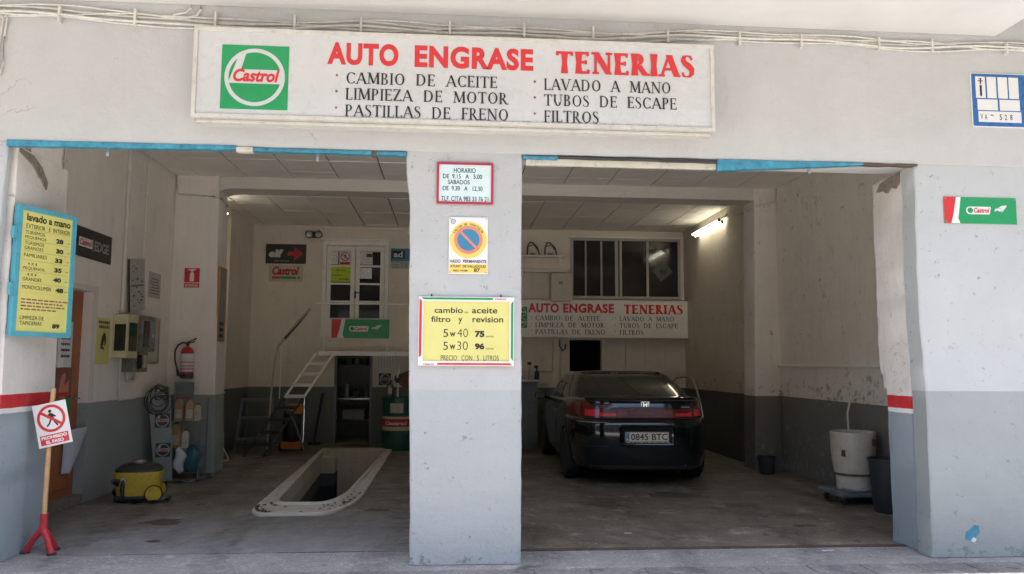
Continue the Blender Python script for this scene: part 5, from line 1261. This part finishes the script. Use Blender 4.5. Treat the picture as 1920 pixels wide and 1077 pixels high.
# ------------------------------------------------------------------ car
car = thing('parked_coupe', 'black green two door coupe parked nose in, right door open, plate 0845 BTC', 'car', (2.345, 3.44, 0), R(-1))
L, NP = 4.70, 96
def zt(y):     # deck / beltline / bonnet height
    P = [(0, 1.03), (.25, 1.055), (.75, 1.04), (1.6, 1.0), (3.2, .97), (3.7, .90), (4.3, .80), (4.7, .66)]
    for (a, p), (b, q) in zip(P, P[1:]):
        if y <= b:
            t = (y-a)/(b-a) if b > a else 0; t = max(0, t); t = t*t*(3-2*t); return p+(q-p)*t
    return P[-1][1]
SL = [(.20, .80, .10, .10), (.235, .855, .05, .04), (.30, .875, .03, .02), (.45, .885, .015, .0), (.60, .892, .0, .0), (.70, .893, .0, .01), (.765, .892, .012, .02), (.80, .888, .03, .05), (.815, .882, .075, .07), (.86, .880, .085, .10), (.93, .872, .10, .14), (.99, .862, .115, .2), (1.02, .845, .105, .24), (1.035, .825, .12, .27)]
def slice_at(zr):
    for a, b in zip(SL, SL[1:]):
        if zr <= b[0]:
            t = (zr-a[0])/(b[0]-a[0]); return tuple(a[i]+(b[i]-a[i])*t for i in range(1, 4))
    return SL[-1][1:]
def outline(w, ri, fi, n=NP, ex=5.2):
    pts = []; y0, y1 = ri, L-fi; yc = (y0+y1)/2; hy = (y1-y0)/2
    for i in range(n):
        a = 2*math.pi*i/n; c, s_ = math.cos(a), math.sin(a); e = 2/ex if s_ < 0 else 2/3.2
        x = w*math.copysign(abs(c)**(2/ex), c); y = yc+hy*math.copysign(abs(s_)**(e*.5 if False else e), s_)
        pts.append((x, y))
    return pts
g = MB(); rows = []
for zr, w, ri, fi in SL:
    row = []
    for x, y in outline(w, ri, fi):
        z = .20+(zr-.20)/(1.035-.20)*(zt(max(0, y))-.20) if zr > .5 else zr
        if .5 < zr: z = zr if y < .9 else (zr*(1-min(1, (y-.9)/.8))+z*min(1, (y-.9)/.8))
        taper = 1-.04*max(0, (y-3.4)/1.3)**1.5
        row.append(g.bm.verts.new((x*taper, y, z)))
    rows.append(row)
for sc_, dz in ((.965, .008), (.86, .018), (.6, .026), (.25, .030)):
    row = []
    for v in rows[len(SL)-1]:
        yc = 2.35; y = yc+(v.co.y-yc)*(1-(1-sc_)*.35 if True else sc_); row.append(g.bm.verts.new((v.co.x*sc_, y, v.co.z+dz)))
    rows.append(row)
for A, B in zip(rows, rows[1:]):
    for j in range(NP): g.face([A[j], A[(j+1) % NP], B[(j+1) % NP], B[j]])
g.face(rows[0][::-1]); g.face(rows[-1])
body = g.build('body', m_car, car, True)
# wheel arches cut from the body
for y in (.99, 3.66):
    c = MB().lathe([(.345, -1.2), (.345, 1.2)], (0, y, .315), 36, 'X'); co = c.build('cut', m_car, car)
    md = body.modifiers.new('b', 'BOOLEAN'); md.operation = 'DIFFERENCE'; md.object = co; md.solver = 'EXACT'
c = MB().box(-.335, .335, -.3, .045, .495, .735, bev=.03).build('cut', m_car, car)
md = body.modifiers.new('b', 'BOOLEAN'); md.operation = 'DIFFERENCE'; md.object = c; md.solver = 'EXACT'
bpy.context.view_layer.update(); dg = bpy.context.evaluated_depsgraph_get()
nm = bpy.data.meshes.new_from_object(body.evaluated_get(dg)); body.modifiers.clear(); body.data = nm
for o in [o for o in bpy.data.objects if o.name.startswith('cut')]: bpy.data.objects.remove(o)
for p in nm.polygons: p.use_smooth = True
nm.set_sharp_from_angle(angle=R(30))
# arch liners and underbody
MB().box(-.70, .70, .35, 4.3, .22, .60).build('underbody', m_dark, car)
def rear_y(x, z, off=.004):
    w, ri, fi = slice_at(z); yc = (ri+L-fi)/2; hy = (L-fi-ri)/2; u = min(.9999, abs(x)/w); return yc-hy*(1-u**5.2)**(1/5.2)-off
def rear_patch(name, mat, poly_fn, xs, zs, off=.005, parent=None):
    """patch that follows the tail; poly_fn(x) -> (zlo, zhi)"""
    g = MB(); rows = []
    for x in xs:
        lo, hi = poly_fn(x); rows.append([g.bm.verts.new((x, rear_y(x, lo+(hi-lo)*k/zs, off), lo+(hi-lo)*k/zs)) for k in range(zs+1)])
    for A, B in zip(rows, rows[1:]):
        for k in range(zs): g.face([A[k], B[k], B[k+1], A[k+1]])
    return g.build(name, mat, parent or car, True)
def fr(a, b, n): return [a+(b-a)*i/n for i in range(n+1)]
rear_patch('tail_panel', m_tail, lambda x: (.825, .925), fr(-.60, .60, 30), 4, .006, )
for sgn in (-1, 1):
    rear_patch('tail_light', m_tail, lambda x: (.825, .925+.095*min(1, max(0, (abs(x)-.58)/.12)) if abs(x) < .78 else 1.02-(abs(x)-.78)*1.4), fr(sgn*.601, sgn*.865, 18), 5, .007)
    rear_patch('reflector', m_tailb, lambda x: (.84, .915 if abs(x) > .60 else .875+.04*max(0, (abs(x)-.52)/.08)), fr(sgn*.36, sgn*.575, 10), 2, .0095)
    rear_patch('reflector', m_tailb, lambda x: (.84, .915), fr(sgn*.605, sgn*.715, 6), 2, .0105)
    rear_patch('lens_bar', m_taild, lambda x: (.85, .905), fr(sgn*.22, sgn*.33, 5), 2, .009)
rear_patch('centre_stripe', m_taild, lambda x: (.862, .872), fr(-.19, .19, 8), 1, .009)
rear_patch('centre_stripe', m_taild, lambda x: (.885, .895), fr(-.19, .19, 8), 1, .009)
# boot shut line and lip
for zz in ((.812, .818),): rear_patch('shut_line', m_dark, lambda x: zz, fr(-.80, .80, 30), 1, .003)
pts = [(x, rear_y(x, 1.03, -.035), 1.052) for x in fr(-.70, .70, 24)]; MB().tube(pts, .012, 8).build('boot_lip', m_car, car, True)
rear_patch('bumper_line', m_chrome, lambda x: (.7665, .7715), fr(-.80, -.46, 14), 1, .004)
rear_patch('bumper_groove', m_dark, lambda x: (.485, .492), fr(-.80, -.46, 14), 1, .003)
for sgn in (-1, 1):
    MB().tube([(sgn*.600, rear_y(.60, z, .002), z) for z in (.822, .87, .93, .985)]+[(sgn*.60, rear_y(.60, .985, .002)+.03, 1.03)], .0035, 5).build('boot_cut_line', m_dark, car, True)
rear_patch('lower_valance', m_dark, lambda x: (.215, .262), fr(-.78, .78, 30), 2, .004)
# plate recess, plate and light
pr = MB().box(-.332, .332, .045, .05, .498, .732).build('plate_recess', m_dark, car)
pl_ = MB().box(-.26, .26, .018, .024, .545, .655, bev=.002).build('number_plate', m_plate, car)
MB().box(-.275, .275, .0245, .04, .525, .668, bev=.004).build('plate_surround', m_dark, car)
MB().box(-.257, -.215, .0155, .0179, .548, .652).build('blue_band', m_sblue, pl_)
t = MB(); add_text(t, '0845 BTC', -.195, .245, .563, .640, .0165, bold=.018, spacing=1.05)
t.build('lettering', m_black, pl_); t = MB(); add_text(t, 'E', -.245, -.227, .556, .578, .0145, bold=.04); t.build('lettering', m_paper, pl_)
g = MB(); rd = random.Random(9); x = -.24
while x < .24: w = rd.uniform(.02, .06); g.box(x, x+w, .0225, .0243, .530, .538); x += w+.015
g.build('frame_print', m_beige, car)['kind'] = 'stuff'
# emblem and badges
ey = rear_y(0, .975, .004)
g = MB()
g.prism([(-.042, .94), (-.028, .93), (.028, .93), (.042, .94), (.050, 1.01), (.040, 1.018), (-.040, 1.018), (-.050, 1.01)], ey-.0, ey+.02)
em = g.build('emblem', m_chrome, car)
MB().prism([(-.036, .943), (.036, .943), (.042, 1.008), (-.042, 1.008)], ey-.001, None).build('emblem_ground', m_black, em)
g = MB(); g.prism([(-.022, .945), (-.010, .945), (-.008, .968), (.008, .968), (.010, .945), (.022, .945), (.030, 1.006), (.017, 1.006), (.011, .984), (-.011, .984), (-.017, 1.006), (-.030, 1.006)], ey-.002, None); g.build('emblem_letter', m_chrome, em)
t = MB(); add_text(t, 'MONTALT', -.56, -.40, .945, .957, rear_y(-.5, .95, .014), bold=.02) if False else None
g = MB(); rd = random.Random(2)
for row, (a, b) in enumerate(((-.56, -.40), (-.55, -.41))):
    x = a
    while x < b: g.box(x, x+.011, rear_y(x, .95, .008), rear_y(x, .95, .004), .962-.022*row, .973-.022*row); x += .015
g.build('dealer_badge', m_taild, car)['kind'] = 'stuff'
g = MB(); x = .44
while x < .56: g.box(x, x+.010, rear_y(x, .95, .008), rear_y(x, .95, .004), .945, .953); x += .015
g.build('model_badge', m_metal, car)['kind'] = 'stuff'
# greenhouse
def ghs(t):   # y rear, y front, half width at height fraction t
    e = t**1.25
    return .70+(1.62-.70)*(t*.72+.28*t*t), 3.45+(2.62-3.45)*(t*.85+.15*t*t), .815+(.625-.815)*(.5*t+.5*t*t)
def gz(t, y): base = zt(y)-.03; return base+(1.35-base)*(1-(1-t)**1.12)
def gpt(a, t, off=0, ex=7.5):
    y0, y1, w = ghs(t); c, s_ = math.cos(a), math.sin(a)
    x = (w+off)*math.copysign(abs(c)**(2/ex), c); y = (y0+y1)/2+((y1-y0)/2+off)*math.copysign(abs(s_)**(2/ex), s_)
    return (x, y, gz(t, y))
g = MB(); rows = []; NG = 72
for t_ in (0, .12, .3, .5, .7, .84, .93, .98, 1.0): rows.append([g.bm.verts.new(gpt(2*math.pi*i/NG, t_)) for i in range(NG)])
for sc_, dz in ((.95, .010), (.82, .020), (.5, .028), (.15, .03)):
    rows.append([g.bm.verts.new((v.co.x*sc_, 2.12+(v.co.y-2.12)*(.4*1+.6*sc_), v.co.z+dz)) for v in rows[8]])
for A, B in zip(rows, rows[1:]):
    for j in range(NG): g.face([A[j], A[(j+1) % NG], B[(j+1) % NG], B[j]])
g.face(rows[0][::-1]); g.face(rows[-1])
roof = g.build('roof', m_car, car, True)
def gh_y(x, t, front=False, off=.006, ex=7.5):
    y0, y1, w = ghs(t); u = min(.999, abs(x)/w); hy = (y1-y0)/2+off; k = (1-u**ex)**(1/ex); return (y0+y1)/2+(hy*k if front else -hy*k)
def glass_rear(front, name):
    g = MB(); rows = []
    for i in range(25):
        u = -1+2*i/24; row = []
        for k in range(9):
            t_ = .07+.86*k/8; w = ghs(t_)[2]*.895; x = u*w; y = gh_y(x, t_, front, .008); row.append(g.bm.verts.new((x, y, gz(t_, y)+.004)))
        rows.append(row)
    for A, B in zip(rows, rows[1:]):
        for k in range(8): g.face([A[k], B[k], B[k+1], A[k+1]])
    return g.build(name, m_carglass, car, True)
glass_rear(False, 'rear_window'); glass_rear(True, 'windscreen')
for k in range(1, 9):    # demister wires
    pass
def side_glass(sgn, f0, f1, name, t0=.10, t1=.88):
    g = MB(); rows = []
    for i in range(13):
        row = []
        for k in range(7):
            t_ = t0+(t1-t0)*k/6; y0, y1, w = ghs(t_); f = f0+(f1-f0)*i/12; y = y0+(y1-y0)*f
            u = abs((y-(y0+y1)/2)/((y1-y0)/2)); x = (w+.006)*(1-min(.999, u)**7.5)**(1/7.5); row.append(g.bm.verts.new((sgn*x, y, gz(t_, y))))
        rows.append(row)
    for A, B in zip(rows, rows[1:]):
        for k in range(6): g.face([A[k], B[k], B[k+1], A[k+1]])
    return g.build(name, m_carglass, car, True)
side_glass(-1, .13, .37, 'quarter_window'); side_glass(-1, .40, .88, 'door_window'); side_glass(1, .13, .37, 'quarter_window')
MB().box(.60, .83, 1.90, 3.0, .32, .98).build('door_opening', m_dark, car) if False else None
# door line on the left flank
for y in (1.78, 3.12):
    MB().tube([(-.893, y, .35), (-.898, y, .6), (-.893, y-.02, .85), (-.872, y-.03, .96)], .004, 5).build('door_line', m_dark, car, True)
MB().box(-.905, -.885, 1.92, 2.08, .80, .83, bev=.006).build('door_handle', m_car, car)
# wheels
for x, y in ((-.80, .99), (.80, .99), (-.80, 3.66), (.80, 3.66)):
    w_ = MB().lathe([(.20, -.095), (.29, -.098), (.312, -.08), (.318, -.04), (.318, .04), (.312, .08), (.29, .098), (.20, .095)], (x, y, .318), 40, 'X'); wo = w_.build('wheel', m_tyre, car, True)
    sg_ = -1 if x < 0 else 1
    rm = MB().lathe([(.205, .085), (.20, .06), (.19, .02), (.06, .03), (.05, .055), (.0, .058)] if sg_ > 0 else [(.205, -.085), (.20, -.06), (.19, -.02), (.06, -.03), (.05, -.055), (.0, -.058)], (x, y, .318), 36, 'X', capb=False, capt=False)
    rm.build('rim', m_dark, wo, True)
    g = MB()
    for i in range(7):
        a = 2*math.pi*i/7; g.tube([(x+sg_*.06, y+.04*math.cos(a), .318+.04*math.sin(a)), (x+sg_*.075, y+.195*math.cos(a), .318+.195*math.sin(a))], .018, 6)
    g.build('spokes', m_rim, wo, True)
MB().tube([(.45, .06, .27), (.45, .20, .27)], .028, 12).build('exhaust_pipe', m_metal, car, True)
# left door mirror
def mirror(par, sgn, loc):
    g = MB(); rows = []
    for yy, k in ((-.05, .86), (-.035, 1), (.02, .97), (.07, .75), (.10, .4)):
        rows.append([g.bm.verts.new((loc[0]+sgn*.10+k*.095*math.copysign(abs(math.cos(a))**.6, math.cos(a)), loc[1]+yy, loc[2]+k*.062*math.copysign(abs(math.sin(a))**.6, math.sin(a)))) for a in [2*math.pi*i/20 for i in range(20)]])
    for A, B in zip(rows, rows[1:]):
        for j in range(20): g.face([A[j], A[(j+1) % 20], B[(j+1) % 20], B[j]])
    g.face(rows[0]); g.face(rows[-1]); o = g.build('door_mirror', m_car, par, True)
    MB().box(loc[0]+sgn*.10-.078, loc[0]+sgn*.10+.078, loc[1]-.054, loc[1]-.051, loc[2]-.046, loc[2]+.046, bev=.01).build('mirror_glass', m_metal if False else m_glass, o)
    MB().tube([(loc[0]-sgn*.06, loc[1]+.04, loc[2]-.05), (loc[0]+sgn*.05, loc[1]+.02, loc[2]-.02)], .022, 8).build('mirror_arm', m_car, o, True)
mirror(car, -1, (-.90, 3.0, .985))
# open right door
dr = bpy.data.objects.new('open_door', None); 
da = R(-15)
def DP(d, z, o=0): return (.885-math.sin(da)*d+math.cos(da)*o, 3.05-math.cos(da)*d+math.sin(-da)*o*0, z)
g = MB()
P = []
for d, z0, z1 in ((0, .34, .95), (.5, .32, .97), (1.05, .34, .99), (1.22, .42, .98)): P.append((d, z0, z1))
rows = []
for d, z0, z1 in P:
    n_ = Vector((math.cos(da), -math.sin(da)*-1, 0)); c = Vector(DP(d, 0))
    row = []
    for z, o in ((z0, -.03), (z0+.05, .03), ((z0+z1)/2, .05), (z1, .01), (z1, -.05), ((z0+z1)/2, -.06)): q = c+n_*o; row.append(g.bm.verts.new((q.x, q.y, z)))
    rows.append(row)
for A, B in zip(rows, rows[1:]):
    for j in range(6): g.face([A[j], A[(j+1) % 6], B[(j+1) % 6], B[j]])
g.face(rows[0]); g.face(rows[-1])
door = g.build('door', m_car, car, True, label='open right door')
MB().tube([DP(1.20, .98), DP(1.12, 1.14), DP(1.02, 1.255), DP(.90, 1.285), DP(.60, 1.27), DP(.22, 1.10), DP(.05, .97)], .013, 8).build('window_frame', m_metal, door, True)

# ------------------------------------------------------------------ unseen building behind the camera, added to block low sky light
s = thing('sky_blocking_building', 'plain rendered building across the street, unseen, added to block low sky light', 'building', (0, -17, 0))
MB().box(-45, 45, -10, 0, 0, 10).build('wall', M('opposite_render', (.30, .26, .22), .9, .08, 1), s)
wnd = None
for fz in range(3):
    for i in range(-7, 8):
        if wnd is None: wnd = MB().box(-.6, .6, .001, .06, 0, 1.5, bev=.02).build('window', m_glass, s); o = wnd
        else: o = wnd.copy(); col.objects.link(o); o.parent = s
        o.location = (i*3.0, 0, 1.2+fz*3.1)

g = MB(); rd = random.Random(31)
for i in range(420):
    if i % 3: x, y = rd.uniform(-3.1, 4.2), rd.gauss(.34, .05)
    else: x, y = rd.uniform(-3.2, 4.6), rd.uniform(-.5, 2.0)
    if -.45 < x < .6 and y > -.05: continue
    if y > .45 and not (-3.1 < x < -.5 or .7 < x < 3.6): continue
    r = rd.uniform(.002, .009); a = rd.uniform(0, 3); h = r*rd.uniform(.4, 1)
    z0 = -.004 if y < .40 else (.005 if y < .46 else 0)
    b = [g.bm.verts.new((x+r*math.cos(a+k*1.57)*rd.uniform(.6, 1.2), y+r*math.sin(a+k*1.57)*rd.uniform(.6, 1.2), z0)) for k in range(4)]
    t_ = g.bm.verts.new((x, y, z0+h))
    for k in range(4): g.face([b[k], b[(k+1) % 4], t_])
o = g.build('grit', m_slabp, None); o['kind'] = 'stuff'; tag(o, 'loose grit and plaster crumbs along the threshold and forecourt', 'grit')
for x, y, w, lb in ((3.0, .30, .05, 'scrap of white paper on the threshold near the right jamb'), (1.55, 1.0, .03, 'scrap of white paper on the floor inside the right opening')):
    o = MB().box(-w, w, -.012, .012, 0, .002).build('paper_scrap', m_paper, None); o.location = (x, y, .001 if y > .5 else -.003); o.rotation_euler = (0, 0, rd.uniform(-.4, .4)); tag(o, lb, 'litter')

m_oil = M('oil_soaked_concrete', (.10, .083, .066), .55, .5, 14, .5, 40, dirt=.5)
rd = random.Random(41)
for i, (x, y, r) in enumerate(((-.72, 2.2, .10), (-2.6, 1.7, .14), (1.6, 2.4, .13), (3.0, 2.3, .14), (-2.7, 3.4, .15), (2.5, 3.0, .22), (-2.4, .9, .05))):
    g = MB(); n_ = 22; ph = rd.uniform(0, 6)
    g.face([g.bm.verts.new((x+r*(1+.28*math.sin(3*a+ph)+.16*math.sin(7*a+ph*2)+rd.uniform(-.08, .08))*math.cos(a)*1.25, y+r*(1+.22*math.sin(2*a+ph)+rd.uniform(-.1, .1))*math.sin(a), .0012)) for a in [6.283*k/n_ for k in range(n_)]])
    g.build('oil_stain', m_oil, floor)
